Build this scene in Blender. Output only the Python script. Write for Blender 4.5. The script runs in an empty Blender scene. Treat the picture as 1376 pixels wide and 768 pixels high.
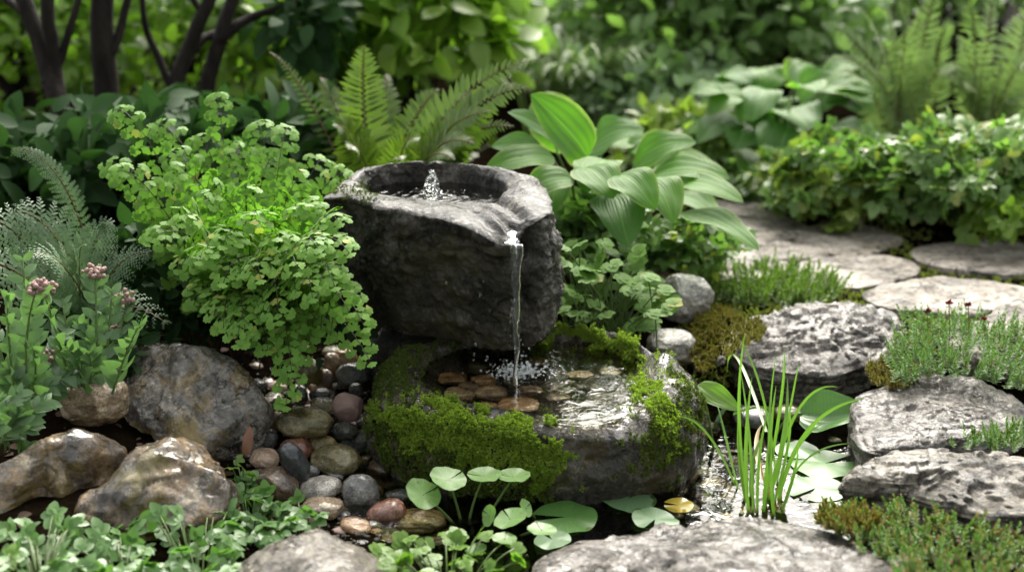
import bpy, bmesh, math, random
import numpy as np
from mathutils import Vector, Matrix

scene = bpy.context.scene
col = scene.collection
R = math.radians
rng = np.random.default_rng(11)
random.seed(11)

# ------------------------------------------------------------------ camera, sky, sun, exposure
CAM_H, PITCH, FPX = 0.9, R(17.0), 50.0 / 36.0 * 1376.0
cd = bpy.data.cameras.new("camera")
cd.lens, cd.sensor_width, cd.clip_start, cd.clip_end = 50, 36, 0.05, 500
cd.dof.use_dof, cd.dof.focus_distance, cd.dof.aperture_fstop = True, 2.13, 2.5
cd.dof.aperture_blades = 9
cam = bpy.data.objects.new("camera", cd)
cam.location, cam.rotation_euler = (0, 0, CAM_H), (R(90) - PITCH, 0, 0)
col.objects.link(cam)
scene.camera = cam

SUN_EL, SUN_AZ = R(46), R(10)          # azimuth measured from +Y (ahead) towards +X (right)
world = bpy.data.worlds.new("World")
scene.world = world
world.use_nodes = True
wt = world.node_tree
wt.nodes.clear()
sky = wt.nodes.new("ShaderNodeTexSky")
sky.sky_type, sky.sun_disc = 'NISHITA', False
sky.sun_elevation, sky.sun_rotation = SUN_EL, SUN_AZ
sky.air_density, sky.dust_density, sky.ozone_density = 1.0, 4.0, 1.0
hs = wt.nodes.new("ShaderNodeHueSaturation")
hs.inputs["Saturation"].default_value = 0.3
bg = wt.nodes.new("ShaderNodeBackground")
bg.inputs["Strength"].default_value = 0.15
wo = wt.nodes.new("ShaderNodeOutputWorld")
wt.links.new(sky.outputs[0], hs.inputs["Color"])
tint = wt.nodes.new("ShaderNodeMix")
tint.data_type, tint.blend_type = 'RGBA', 'MULTIPLY'
tint.inputs[0].default_value = 1.0
tint.inputs[7].default_value = (1.0, 0.985, 0.92, 1)
wt.links.new(hs.outputs[0], tint.inputs[6])
wt.links.new(tint.outputs[2], bg.inputs[0])
wt.links.new(bg.outputs[0], wo.inputs[0])
sd = bpy.data.lights.new("sun", 'SUN')
sd.energy, sd.angle, sd.color = 1.9, R(34), (1.0, 0.965, 0.90)
sun = bpy.data.objects.new("sun", sd)
S = Vector((math.sin(SUN_AZ) * math.cos(SUN_EL), math.cos(SUN_AZ) * math.cos(SUN_EL), math.sin(SUN_EL)))
sun.rotation_euler = (-S).to_track_quat('-Z', 'Y').to_euler()
sun.location = S * 5
col.objects.link(sun)
scene.view_settings.view_transform = 'Standard'
scene.view_settings.look = 'None'
scene.view_settings.gamma = 1
scene.view_settings.exposure = 1.8
scene.cycles.use_denoising = True
scene.cycles.max_bounces = 7
scene.cycles.diffuse_bounces = 3
scene.cycles.glossy_bounces = 3
scene.cycles.transmission_bounces = 6
scene.cycles.transparent_max_bounces = 8
scene.cycles.sample_clamp_indirect = 6

# ------------------------------------------------------------------ pixel helpers (photo is 1376 x 768)
ST, CT = math.sin(PITCH), math.cos(PITCH)


def ray(px, py):
    uy = -(py - 384) / FPX
    return np.array([(px - 688) / FPX, CT + uy * ST, -ST + uy * CT])


def P(px, py, z):
    """point at height z seen at a pixel"""
    d = ray(px, py)
    t = (z - CAM_H) / d[2]
    return np.array([0, 0, CAM_H]) + d * t


def PY(px, py, y):
    """point at distance y ahead seen at a pixel"""
    d = ray(px, py)
    return np.array([0, 0, CAM_H]) + d * (y / d[1])


def depth(p):
    return p[1] * CT - (p[2] - CAM_H) * ST


def proj(V):
    V = np.asarray(V)
    dep = V[:, 1] * CT - (V[:, 2] - CAM_H) * ST
    up = V[:, 1] * ST + (V[:, 2] - CAM_H) * CT
    return np.stack([688 + V[:, 0] / dep * FPX, 384 - up / dep * FPX], 1)


def inpoly(q, poly):
    poly = np.asarray(poly, float)
    inside = np.zeros(len(q), bool)
    j = len(poly) - 1
    for i in range(len(poly)):
        xi, yi = poly[i]
        xj, yj = poly[j]
        c = ((yi > q[:, 1]) != (yj > q[:, 1])) & (q[:, 0] < (xj - xi) * (q[:, 1] - yi) / (yj - yi + 1e-12) + xi)
        inside ^= c
        j = i
    return inside


def sstep(a, b, x):
    t = np.clip((np.asarray(x, float) - a) / (b - a), 0, 1)
    return t * t * (3 - 2 * t)


# ------------------------------------------------------------------ noise
_perm = np.random.default_rng(3).permutation(256)
_g = np.random.default_rng(4).normal(size=(256, 3))
_g /= np.linalg.norm(_g, axis=1)[:, None]


def noise3(p):
    p = np.asarray(p, float)
    pi = np.floor(p).astype(np.int64)
    pf = p - pi
    u = pf ** 3 * (pf * (pf * 6 - 15) + 10)
    out = 0
    for i in (0, 1):
        for j in (0, 1):
            for k in (0, 1):
                h = _perm[(_perm[(_perm[(pi[:, 0] + i) & 255] + pi[:, 1] + j) & 255] + pi[:, 2] + k) & 255]
                d = pf - np.array([i, j, k])
                w = (u[:, 0] if i else 1 - u[:, 0]) * (u[:, 1] if j else 1 - u[:, 1]) * (u[:, 2] if k else 1 - u[:, 2])
                out = out + w * (_g[h] * d).sum(1)
    return out * 1.6


def fbm(p, octv=4, gain=0.5):
    a, f, o = 1.0, 1.0, 0
    for i in range(octv):
        o = o + a * noise3(p * f + i * 17.3)
        a *= gain
        f *= 2.07
    return o


def ridged(p, octv=4, gain=0.5):
    a, f, o = 1.0, 1.0, 0
    for i in range(octv):
        o = o + a * (1 - np.abs(noise3(p * f + i * 9.1)) * 2)
        a *= gain
        f *= 2.1
    return o


def ground_z(x, y):
    x, y = np.asarray(x, float), np.asarray(y, float)
    z = 0.085 * sstep(2.2, 2.5, y) + 0.05 * sstep(0.36, 0.62, -x) + 0.015 * sstep(-1.68, -1.5, -y)
    z = z + 0.03 * sstep(0.52, 0.65, x) * (1 - sstep(2.2, 2.5, y)) + 0.06 * sstep(2.6, 3.3, y) * sstep(0.2, 0.6, -x)
    d = np.sqrt(((x - 0.22) / 0.46) ** 2 + ((y - 1.94) / 0.28) ** 2)
    z = z - 0.085 * (1 - sstep(0.65, 1.12, d))
    return z + 0.006 * noise3(np.stack([x * 6, y * 6, x * 0 + 0.5], -1).reshape(-1, 3)).reshape(x.shape)


def gz(x, y):
    return float(ground_z(np.array([x]), np.array([y]))[0])


def G(px, py):
    """point of the ground seen at a pixel"""
    z = 0.05
    for _ in range(12):
        p = P(px, py, z)
        z = 0.5 * z + 0.5 * gz(p[0], p[1])
    return P(px, py, z)


# ------------------------------------------------------------------ mesh builder and object helpers
ORIG = {}


class MB:
    def __init__(self):
        self.v, self.l, self.t, self.uv, self.n = [], [], [], [], 0
        self.cur, self.m = 0, []

    def add(self, V, F, uv=None):
        V = np.asarray(V, float).reshape(-1, 3)
        if isinstance(F, np.ndarray):
            self.l.append((F + self.n).ravel())
            self.t.append(np.full(len(F), F.shape[1]))
            self.m.append(np.full(len(F), self.cur))
        else:
            self.l.append(np.array([i + self.n for f in F for i in f]))
            self.t.append(np.array([len(f) for f in F]))
            self.m.append(np.full(len(F), self.cur))
        self.v.append(V)
        self.uv.append(np.zeros((len(V), 2)) if uv is None else np.asarray(uv, float))
        self.n += len(V)

    def inst(self, tpl, M, Pn):
        """many copies of a template: M (N,3,3) columns are the axes, Pn (N,3)"""
        V, F, uv = tpl
        N, k = len(Pn), len(V)
        if N == 0:
            return
        W = np.einsum('nij,kj->nki', M, V) + np.asarray(Pn)[:, None, :]
        fl = np.concatenate([np.asarray(f) for f in F])
        ft = np.array([len(f) for f in F])
        off = (np.arange(N) * k)[:, None]
        self.l.append((fl[None, :] + off + self.n).ravel())
        self.t.append(np.tile(ft, N))
        self.m.append(np.full(len(ft) * N, self.cur))
        self.v.append(W.reshape(-1, 3))
        self.uv.append(np.tile(uv, (N, 1)))
        self.n += N * k

    def tube(self, pts, rad, seg=6, cap=True):
        pts = np.asarray(pts, float)
        n = len(pts)
        rad = np.broadcast_to(np.asarray(rad, float), (n,))
        T = np.gradient(pts, axis=0)
        T /= np.linalg.norm(T, axis=1)[:, None] + 1e-12
        ref = np.array([0, 0, 1.0]) if abs(T[0, 2]) < 0.8 else np.array([1.0, 0, 0])
        V = []
        X = np.cross(ref, T[0])
        for i in range(n):
            X = X - T[i] * X.dot(T[i])
            X /= np.linalg.norm(X) + 1e-12
            Y = np.cross(T[i], X)
            a = np.arange(seg) / seg * 2 * np.pi
            V.append(pts[i] + rad[i] * (np.cos(a)[:, None] * X + np.sin(a)[:, None] * Y))
        V = np.concatenate(V)
        F = []
        for i in range(n - 1):
            for j in range(seg):
                F.append((i * seg + j, i * seg + (j + 1) % seg, (i + 1) * seg + (j + 1) % seg, (i + 1) * seg + j))
        if cap:
            F.append(tuple(range(seg))[::-1])
            F.append(tuple((n - 1) * seg + j for j in range(seg)))
        uv = np.stack([np.zeros(len(V)), np.repeat(np.linspace(0, 1, n), seg)], 1)
        self.add(V, F, uv)

    def build(self, name, mat, parent=None, origin=None, smooth=True):
        V = np.concatenate(self.v)
        if parent is not None:
            O = ORIG[parent.name]
        else:
            O = np.array([(V[:, 0].min() + V[:, 0].max()) / 2, (V[:, 1].min() + V[:, 1].max()) / 2, V[:, 2].min()]) if origin is None else np.asarray(origin, float)
        L, T = np.concatenate(self.l).astype(np.int32), np.concatenate(self.t).astype(np.int32)
        me = bpy.data.meshes.new(name)
        me.vertices.add(len(V))
        me.vertices.foreach_set("co", (V - O).astype(np.float32).ravel())
        me.loops.add(len(L))
        me.loops.foreach_set("vertex_index", L)
        me.polygons.add(len(T))
        me.polygons.foreach_set("loop_start", np.concatenate([[0], np.cumsum(T)[:-1]]).astype(np.int32))
        me.polygons.foreach_set("loop_total", T)
        me.polygons.foreach_set("use_smooth", np.full(len(T), smooth))
        me.update(calc_edges=True)
        me.validate()
        at = me.attributes.new("luv", 'FLOAT2', 'POINT')
        if len(at.data) == len(V):
            at.data.foreach_set("vector", np.concatenate(self.uv).astype(np.float32).ravel())
        for m_ in (mat if isinstance(mat, (list, tuple)) else [mat]):
            me.materials.append(m_)
        if isinstance(mat, (list, tuple)):
            me.polygons.foreach_set("material_index", np.concatenate(self.m).astype(np.int32))
        o = bpy.data.objects.new(name, me)
        col.objects.link(o)
        if parent is not None:
            o.parent = parent
        else:
            o.location = O
        ORIG[o.name] = O
        return o


def tag(o, label=None, cat=None, group=None, kind=None):
    if label: o["label"] = label
    if cat: o["category"] = cat
    if group: o["group"] = group
    if kind: o["kind"] = kind
    return o


def thing(name, label, cat, loc, group=None):
    o = bpy.data.objects.new(name, None)
    o.empty_display_size = 0.05
    o.location = loc
    col.objects.link(o)
    ORIG[o.name] = np.asarray(loc, float)
    return tag(o, label, cat, group)


def norm(a):
    a = np.asarray(a, float)
    return a / (np.linalg.norm(a, axis=-1, keepdims=True) + 1e-12)


def frames(D, N, sx, sy=None, sz=None):
    """rotation+scale matrices for templates lying along +Y with normal +Z"""
    D = norm(D)
    N = np.broadcast_to(np.asarray(N, float), D.shape)
    Z = norm(N - D * (N * D).sum(-1, keepdims=True))
    X = np.cross(D, Z)
    sx = np.broadcast_to(np.asarray(sx, float), (len(D),))
    sy = sx if sy is None else np.broadcast_to(np.asarray(sy, float), (len(D),))
    sz = sx if sz is None else np.broadcast_to(np.asarray(sz, float), (len(D),))
    return np.stack([X * sx[:, None], D * sy[:, None], Z * sz[:, None]], axis=2)


def rdir(n, r=None):
    r = r or rng
    return norm(r.normal(size=(n, 3)))


def bez(p0, p1, p2, n=14, p3=None):
    t = np.linspace(0, 1, n)[:, None]
    p0, p1, p2 = map(np.asarray, (p0, p1, p2))
    if p3 is not None:
        p3 = np.asarray(p3)
        return (1 - t) ** 3 * p0 + 3 * (1 - t) ** 2 * t * p1 + 3 * (1 - t) * t * t * p2 + t ** 3 * p3
    return (1 - t) ** 2 * p0 + 2 * (1 - t) * t * p1 + t * t * p2


def sample(path, t):
    n = len(path)
    s = np.linspace(0, 1, n)
    p = np.stack([np.interp(t, s, path[:, k]) for k in range(3)], 1)
    T = np.gradient(path, axis=0)
    q = np.stack([np.interp(t, s, T[:, k]) for k in range(3)], 1)
    return p, norm(q)


# ------------------------------------------------------------------ materials
def new_mat(name):
    m = bpy.data.materials.new(name)
    m.use_nodes = True
    nt = m.node_tree
    nt.nodes.clear()
    out = nt.nodes.new("ShaderNodeOutputMaterial")
    return m, nt, out


def nd(nt, typ, **kw):
    n = nt.nodes.new(typ)
    for k, v in kw.items():
        if k in n.inputs.keys() if isinstance(k, str) else False:
            n.inputs[k].default_value = v
        else:
            setattr(n, k, v)
    return n


def ramp(nt, stops):
    r = nt.nodes.new("ShaderNodeValToRGB")
    while len(r.color_ramp.elements) > 1:
        r.color_ramp.elements.remove(r.color_ramp.elements[-1])
    for i, (p, c) in enumerate(stops):
        e = r.color_ramp.elements[0] if i == 0 else r.color_ramp.elements.new(p)
        e.position = p
        e.color = (c, c, c, 1) if not hasattr(c, '__len__') else (*c, 1)
    return r


def mth(nt, op, a, b=None, clamp=False):
    n = nt.nodes.new("ShaderNodeMath")
    n.operation, n.use_clamp = op, clamp
    for i, x in enumerate((a, b)):
        if x is None: continue
        if hasattr(x, 'is_linked'): nt.links.new(x, n.inputs[i])
        else: n.inputs[i].default_value = x
    return n.outputs[0]


def mixc(nt, fac, a, b, blend='MIX'):
    n = nt.nodes.new("ShaderNodeMix")
    n.data_type, n.blend_type = 'RGBA', blend
    for sock, x in ((n.inputs[0], fac), (n.inputs[6], a), (n.inputs[7], b)):
        if hasattr(x, 'is_linked'): nt.links.new(x, sock)
        elif hasattr(x, '__len__'): sock.default_value = (*x, 1)
        else: sock.default_value = x
    return n.outputs[2]


def objcoord(nt, rand=True):
    tc = nt.nodes.new("ShaderNodeTexCoord")
    if not rand: return tc.outputs["Object"]
    oi = nt.nodes.new("ShaderNodeObjectInfo")
    add = nt.nodes.new("ShaderNodeVectorMath")
    add.operation = 'ADD'
    mul = nt.nodes.new("ShaderNodeVectorMath")
    mul.operation = 'SCALE'
    mul.inputs[0].default_value = (17.0, 9.0, 23.0)
    nt.links.new(oi.outputs["Random"], mul.inputs["Scale"])
    nt.links.new(tc.outputs["Object"], add.inputs[0])
    nt.links.new(mul.outputs[0], add.inputs[1])
    return add.outputs[0]


def nz(nt, vec, scale, detail=6, rough=0.6, dist=0.0):
    n = nt.nodes.new("ShaderNodeTexNoise")
    n.inputs["Scale"].default_value = scale
    n.inputs["Detail"].default_value = detail
    n.inputs["Roughness"].default_value = rough
    n.inputs["Distortion"].default_value = dist
    nt.links.new(vec, n.inputs["Vector"])
    return n.outputs["Fac"]


def rock_mat(name, stops, scale=18, *a_, pits=0.0, **k_):
    return _rock_mat(name, stops, scale, *a_, pits=pits, **k_)


def _rock_mat(name, stops, scale=18, moss=0.0, moss_col=(0.07, 0.075, 0.012), rough=(0.22, 0.5), crack=0.6, bump=0.5, speck=0.5, coat=0.0, strat=0.0, crack_scale=14, lichen=0.0, pits=0.0):
    m, nt, out = new_mat(name)
    vec = objcoord(nt)
    if strat:
        mp = nt.nodes.new("ShaderNodeMapping")
        mp.inputs["Scale"].default_value = (1, 1, strat)
        nt.links.new(vec, mp.inputs["Vector"])
        vec2 = mp.outputs[0]
    else:
        vec2 = vec
    n1 = nz(nt, vec2, scale, 8, 0.65, 0.6)
    r1 = ramp(nt, [(0.5 + (p_ - 0.5) * 0.55, c_) for p_, c_ in stops])
    nt.links.new(n1, r1.inputs[0])
    c = r1.outputs[0]
    n2 = nz(nt, vec, scale * 14, 3, 0.7)
    r2 = ramp(nt, [(0.38, 1 - speck), (0.5, 1.0), (0.62, 1 + speck * 0.7)])
    nt.links.new(n2, r2.inputs[0])
    c = mixc(nt, 1.0, c, r2.outputs[0], 'MULTIPLY')
    # thin dark crack lines, in colour and relief
    n3 = nz(nt, vec2, crack_scale, 9, 0.68, 0.4)
    cr = mth(nt, 'ABSOLUTE', mth(nt, 'SUBTRACT', n3, 0.5))
    crr = ramp(nt, [(0.0, 1.0), (0.006, 0.7), (0.018, 0.0)])
    nt.links.new(cr, crr.inputs[0])
    n3b = nz(nt, vec, crack_scale * 0.6, 2, 0.5)
    r3b = ramp(nt, [(0.5, 0.0), (0.58, 1.0)])
    nt.links.new(n3b, r3b.inputs[0])
    cmask = mth(nt, 'MULTIPLY', mth(nt, 'MULTIPLY', crr.outputs[0], r3b.outputs[0]), crack)
    c = mixc(nt, cmask, c, (0.012, 0.010, 0.008))
    pm_ = None
    if pits:
        mp2 = nt.nodes.new("ShaderNodeMapping")
        mp2.inputs["Scale"].default_value = (0.55, 1.25, 1.6)
        mp2.inputs["Rotation"].default_value = (0, 0, 0.3)
        nt.links.new(vec, mp2.inputs["Vector"])
        np_ = nz(nt, mp2.outputs[0], crack_scale * 2.6, 6, 0.62, 0.9)
        rp_ = ramp(nt, [(0.375, 1.0), (0.425, 0.0)])
        nt.links.new(np_, rp_.inputs[0])
        pm_ = mth(nt, 'MULTIPLY', rp_.outputs[0], pits)
        c = mixc(nt, pm_, c, (0.016, 0.013, 0.010))
    if lichen:
        n5 = nz(nt, vec, scale * 2.2, 5, 0.7)
        r5 = ramp(nt, [(0.60, 0.0), (0.67, lichen)])
        nt.links.new(n5, r5.inputs[0])
        c = mixc(nt, r5.outputs[0], c, (0.33, 0.34, 0.27))
    rr = ramp(nt, [(0.4, rough[0]), (0.6, rough[1])])
    n4 = nz(nt, vec, scale * 2.5, 5, 0.6)
    nt.links.new(n4, rr.inputs[0])
    rgh = rr.outputs[0]
    if moss > 0:
        ge = nt.nodes.new("ShaderNodeNewGeometry")
        sx = nt.nodes.new("ShaderNodeSeparateXYZ")
        nt.links.new(ge.outputs["Normal"], sx.inputs[0])
        n6 = nz(nt, vec, scale * 0.55, 7, 0.68)
        f = mth(nt, 'ADD', n6, mth(nt, 'MULTIPLY', sx.outputs[2], -0.06))
        r6 = ramp(nt, [(0.62 - 0.3 * moss, 0.0), (0.72 - 0.3 * moss, 1.0)])
        nt.links.new(f, r6.inputs[0])
        n7 = nz(nt, vec, scale * 5, 4, 0.7)
        mc = mixc(nt, n7, tuple(x * 0.45 for x in moss_col), tuple(x * 1.6 for x in moss_col))
        c = mixc(nt, mth(nt, 'MULTIPLY', r6.outputs[0], 0.85), c, mc)
        rgh = mth(nt, 'ADD', rgh, mth(nt, 'MULTIPLY', r6.outputs[0], 0.18))
    nb = nz(nt, vec2, scale * 3.2, 12, 0.72)
    hgt = mth(nt, 'SUBTRACT', nb, mth(nt, 'MULTIPLY', cmask, 0.5))
    if pm_ is not None: hgt = mth(nt, 'SUBTRACT', hgt, mth(nt, 'MULTIPLY', pm_, 0.6))
    b = nt.nodes.new("ShaderNodeBump")
    b.inputs["Strength"].default_value = bump
    b.inputs["Distance"].default_value = 0.011
    nt.links.new(hgt, b.inputs["Height"])
    p = nt.nodes.new("ShaderNodeBsdfPrincipled")
    nt.links.new(c, p.inputs["Base Color"])
    nt.links.new(rgh, p.inputs["Roughness"])
    nt.links.new(b.outputs[0], p.inputs["Normal"])
    p.inputs["Specular IOR Level"].default_value = 0.5
    if coat:
        p.inputs["Coat Weight"].default_value = coat
        p.inputs["Coat Roughness"].default_value = 0.07
        b2 = nt.nodes.new("ShaderNodeBump")      # the water film follows only the coarser relief
        b2.inputs["Strength"].default_value = 0.4
        b2.inputs["Distance"].default_value = 0.008
        nt.links.new(nz(nt, vec2, scale * 3.2, 4, 0.5), b2.inputs["Height"])
        nt.links.new(b2.outputs[0], p.inputs["Coat Normal"])
        wet_ = ramp(nt, [(0.4, 0.25), (0.58, 1.0)])
        nt.links.new(nz(nt, vec, scale * 0.8, 4, 0.6), wet_.inputs[0])
        nt.links.new(mth(nt, 'MULTIPLY', wet_.outputs[0], coat), p.inputs["Coat Weight"])
    nt.links.new(p.outputs[0], out.inputs[0])
    return m


def leaf_mat(name, c1, c2, rough=0.38, trans=0.35, tcol=None, spec=0.5, rib=0.0, margin=None, noise=60, odd=None, radial=0):
    """green leaf: colour varies from leaf to leaf and a little within it; lets light through"""
    m, nt, out = new_mat(name)
    ge = nt.nodes.new("ShaderNodeNewGeometry")
    vec = objcoord(nt, False)
    n1 = nz(nt, vec, noise, 4, 0.6)
    oi = nt.nodes.new("ShaderNodeObjectInfo")
    f = mth(nt, 'ADD', mth(nt, 'MULTIPLY', ge.outputs["Random Per Island"], 0.5), mth(nt, 'MULTIPLY', n1, 0.35), True)
    f = mth(nt, 'ADD', f, mth(nt, 'MULTIPLY', oi.outputs["Random"], 0.25), True)
    c = mixc(nt, f, c1, c2)
    if odd:      # a few leaves of another colour (yellowing, brown)
        ro = ramp(nt, [(1 - odd[1], 0.0), (1 - odd[1] + 0.005, 1.0)])
        nt.links.new(ge.outputs["Random Per Island"], ro.inputs[0])
        c = mixc(nt, ro.outputs[0], c, odd[0])
    at = nt.nodes.new("ShaderNodeAttribute")
    at.attribute_name = "luv"
    sx = nt.nodes.new("ShaderNodeSeparateXYZ")
    nt.links.new(at.outputs["Vector"], sx.inputs[0])
    au = mth(nt, 'ABSOLUTE', sx.outputs[0])
    normal = None
    if radial:
        rv = ramp(nt, [(0.0, 1.0), (0.16, 0.0)])
        nt.links.new(mth(nt, 'ABSOLUTE', mth(nt, 'SINE', mth(nt, 'ADD', mth(nt, 'MULTIPLY', sx.outputs[1], 6.2832 * radial / 2), mth(nt, 'MULTIPLY', n1, 0.8)))), rv.inputs[0])
        c = mixc(nt, mth(nt, 'MULTIPLY', rv.outputs[0], 0.45), c, tuple(x * 1.7 + 0.02 for x in c2))
        blot = nz(nt, vec, 110, 5, 0.7)
        rb_ = ramp(nt, [(0.60, 0.0), (0.68, 0.8)])
        nt.links.new(blot, rb_.inputs[0])
        c = mixc(nt, rb_.outputs[0], c, (0.06, 0.07, 0.02))
    if margin:
        n9 = nz(nt, vec, 90, 3, 0.6)
        mr = ramp(nt, [(0.84, 0.0), (0.96, 0.9)])
        nt.links.new(mth(nt, 'ADD', au, mth(nt, 'MULTIPLY', mth(nt, 'SUBTRACT', n9, 0.5), 0.2)), mr.inputs[0])
        c = mixc(nt, mr.outputs[0], c, margin)
    if rib:
        rr = ramp(nt, [(0.0, 1.0), (0.05, 0.0)])
        nt.links.new(au, rr.inputs[0])
        c = mixc(nt, mth(nt, 'MULTIPLY', rr.outputs[0], 0.4), c, tuple(min(1, x * 2.2 + 0.03) for x in c2))
        w = mth(nt, 'SINE', mth(nt, 'MULTIPLY', au, rib))
        b = nt.nodes.new("ShaderNodeBump")
        b.inputs["Strength"].default_value = 0.3
        b.inputs["Distance"].default_value = 0.002
        nt.links.new(w, b.inputs["Height"])
        normal = b.outputs[0]
    p = nt.nodes.new("ShaderNodeBsdfPrincipled")
    nt.links.new(c, p.inputs["Base Color"])
    p.inputs["Roughness"].default_value = rough
    p.inputs["Specular IOR Level"].default_value = spec
    tl = nt.nodes.new("ShaderNodeBsdfTranslucent")
    tc = mixc(nt, 1.0, c, tcol or (1.35, 1.65, 0.75), 'MULTIPLY')
    nt.links.new(tc, tl.inputs["Color"])
    if normal is not None:
        nt.links.new(normal, p.inputs["Normal"])
    mx = nt.nodes.new("ShaderNodeMixShader")
    mx.inputs[0].default_value = trans
    nt.links.new(p.outputs[0], mx.inputs[1])
    nt.links.new(tl.outputs[0], mx.inputs[2])
    nt.links.new(mx.outputs[0], out.inputs[0])
    return m


def plain_mat(name, c1, c2, scale=40, rough=0.6, bump=0.3, stretch=None, dist=0.004, spec=0.4):
    m, nt, out = new_mat(name)
    vec = objcoord(nt)
    if stretch:
        mp = nt.nodes.new("ShaderNodeMapping")
        mp.inputs["Scale"].default_value = stretch
        nt.links.new(vec, mp.inputs["Vector"])
        vec = mp.outputs[0]
    n1 = nz(nt, vec, scale, 8, 0.65)
    rr = ramp(nt, [(0.3, c1), (0.7, c2)])
    nt.links.new(n1, rr.inputs[0])
    b = nt.nodes.new("ShaderNodeBump")
    b.inputs["Strength"].default_value = bump
    b.inputs["Distance"].default_value = dist
    nt.links.new(n1, b.inputs["Height"])
    p = nt.nodes.new("ShaderNodeBsdfPrincipled")
    nt.links.new(rr.outputs[0], p.inputs["Base Color"])
    p.inputs["Roughness"].default_value = rough
    p.inputs["Specular IOR Level"].default_value = spec
    nt.links.new(b.outputs[0], p.inputs["Normal"])
    nt.links.new(p.outputs[0], out.inputs[0])
    return m


def water_mat(name, tint, ripple=0.3, scale=30, centre=None, dist=0.006, rough=0.02):
    """clear shallow water: sees through and mirrors by its Fresnel term, with ripples"""
    m, nt, out = new_mat(name)
    tc = nt.nodes.new("ShaderNodeTexCoord")
    n1 = nz(nt, tc.outputs["Object"], scale, 3, 0.5, 0.6)
    h = n1
    if centre is not None:
        vm = nt.nodes.new("ShaderNodeVectorMath")
        vm.operation = 'DISTANCE'
        vm.inputs[1].default_value = centre
        nt.links.new(tc.outputs["Object"], vm.inputs[0])
        dd = vm.outputs["Value"]
        wv = mth(nt, 'SINE', mth(nt, 'ADD', mth(nt, 'MULTIPLY', dd, 330), mth(nt, 'MULTIPLY', n1, 14)))
        fall = mth(nt, 'DIVIDE', 0.035, mth(nt, 'ADD', dd, 0.03))
        h = mth(nt, 'ADD', h, mth(nt, 'MULTIPLY', mth(nt, 'MULTIPLY', wv, fall), 0.2))
        n2 = nz(nt, tc.outputs["Object"], scale * 4, 3, 0.6, 0.3)
        h = mth(nt, 'ADD', h, mth(nt, 'MULTIPLY', mth(nt, 'MULTIPLY', n2, fall), 0.6))
    b = nt.nodes.new("ShaderNodeBump")
    b.inputs["Strength"].default_value = ripple
    b.inputs["Distance"].default_value = dist
    nt.links.new(h, b.inputs["Height"])
    fr = nt.nodes.new("ShaderNodeFresnel")
    fr.inputs["IOR"].default_value = 1.36
    nt.links.new(b.outputs[0], fr.inputs["Normal"])
    tr = nt.nodes.new("ShaderNodeBsdfTransparent")
    tr.inputs["Color"].default_value = (*tint, 1)
    gl = nt.nodes.new("ShaderNodeBsdfGlossy")
    gl.inputs["Roughness"].default_value = rough
    gl.inputs["Color"].default_value = (1, 1, 1, 1)
    nt.links.new(b.outputs[0], gl.inputs["Normal"])
    mx = nt.nodes.new("ShaderNodeMixShader")
    nt.links.new(fr.outputs[0], mx.inputs[0])
    nt.links.new(tr.outputs[0], mx.inputs[1])
    nt.links.new(gl.outputs[0], mx.inputs[2])
    nt.links.new(mx.outputs[0], out.inputs[0])
    return m


def glass_water(name, rough=0.02, white=0.0):
    m, nt, out = new_mat(name)
    p = nt.nodes.new("ShaderNodeBsdfPrincipled")
    p.inputs["Base Color"].default_value = (0.95, 0.98, 0.97, 1)
    p.inputs["Roughness"].default_value = rough
    p.inputs["IOR"].default_value = 1.33
    p.inputs["Transmission Weight"].default_value = 1.0 - white
    nt.links.new(p.outputs[0], out.inputs[0])
    return m


M = {}
M['soil'] = plain_mat('soil', (0.002, 0.0015, 0.001), (0.010, 0.007, 0.004), 25, 1.0, 1.0, dist=0.012, spec=0.0)
M['basin'] = rock_mat('dark_wet_basalt', [(0.25, (0.009, 0.007, 0.004)), (0.5, (0.028, 0.023, 0.015)), (0.62, (0.058, 0.050, 0.037)), (0.8, (0.105, 0.094, 0.075))], 14, 0.28, (0.04, 0.032, 0.007), (0.22, 0.45), 0.8, 1.2, 0.6, coat=0.15)
M['poolstone'] = rock_mat('mossy_pool_rock', [(0.25, (0.010, 0.008, 0.004)), (0.5, (0.035, 0.028, 0.016)), (0.65, (0.075, 0.064, 0.044)), (0.85, (0.17, 0.155, 0.125))], 16, 0.38, (0.05, 0.036, 0.006), (0.08, 0.3), 0.6, 1.2, 0.6, coat=0.5)
M['rock_brown'] = rock_mat('brown_wet_boulder', [(0.25, (0.02, 0.013, 0.006)), (0.42, (0.085, 0.052, 0.021)), (0.55, (0.18, 0.113, 0.046)), (0.66, (0.12, 0.10, 0.075)), (0.78, (0.29, 0.235, 0.155))], 10, 0.42, (0.13, 0.10, 0.014), (0.14, 0.4), 0.8, 0.85, 0.5, coat=0.8, crack_scale=16)
M['rock_grey'] = rock_mat('grey_wet_boulder', [(0.25, (0.025, 0.018, 0.010)), (0.43, (0.10, 0.085, 0.065)), (0.55, (0.20, 0.18, 0.16)), (0.64, (0.16, 0.105, 0.04)), (0.8, (0.32, 0.28, 0.22))], 10, 0.42, (0.20, 0.135, 0.015), (0.12, 0.34), 0.9, 0.9, 0.5, coat=0.9, crack_scale=18)
M['slate'] = rock_mat('pale_grey_slab', [(0.25, (0.035, 0.030, 0.024)), (0.42, (0.105, 0.090, 0.072)), (0.6, (0.165, 0.148, 0.128)), (0.8, (0.24, 0.208, 0.165))], 13, 0.1, (0.09, 0.085, 0.02), (0.18, 0.45), 0.95, 1.0, 0.5, crack_scale=22, strat=1.5, coat=0.22, pits=0.6)
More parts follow.
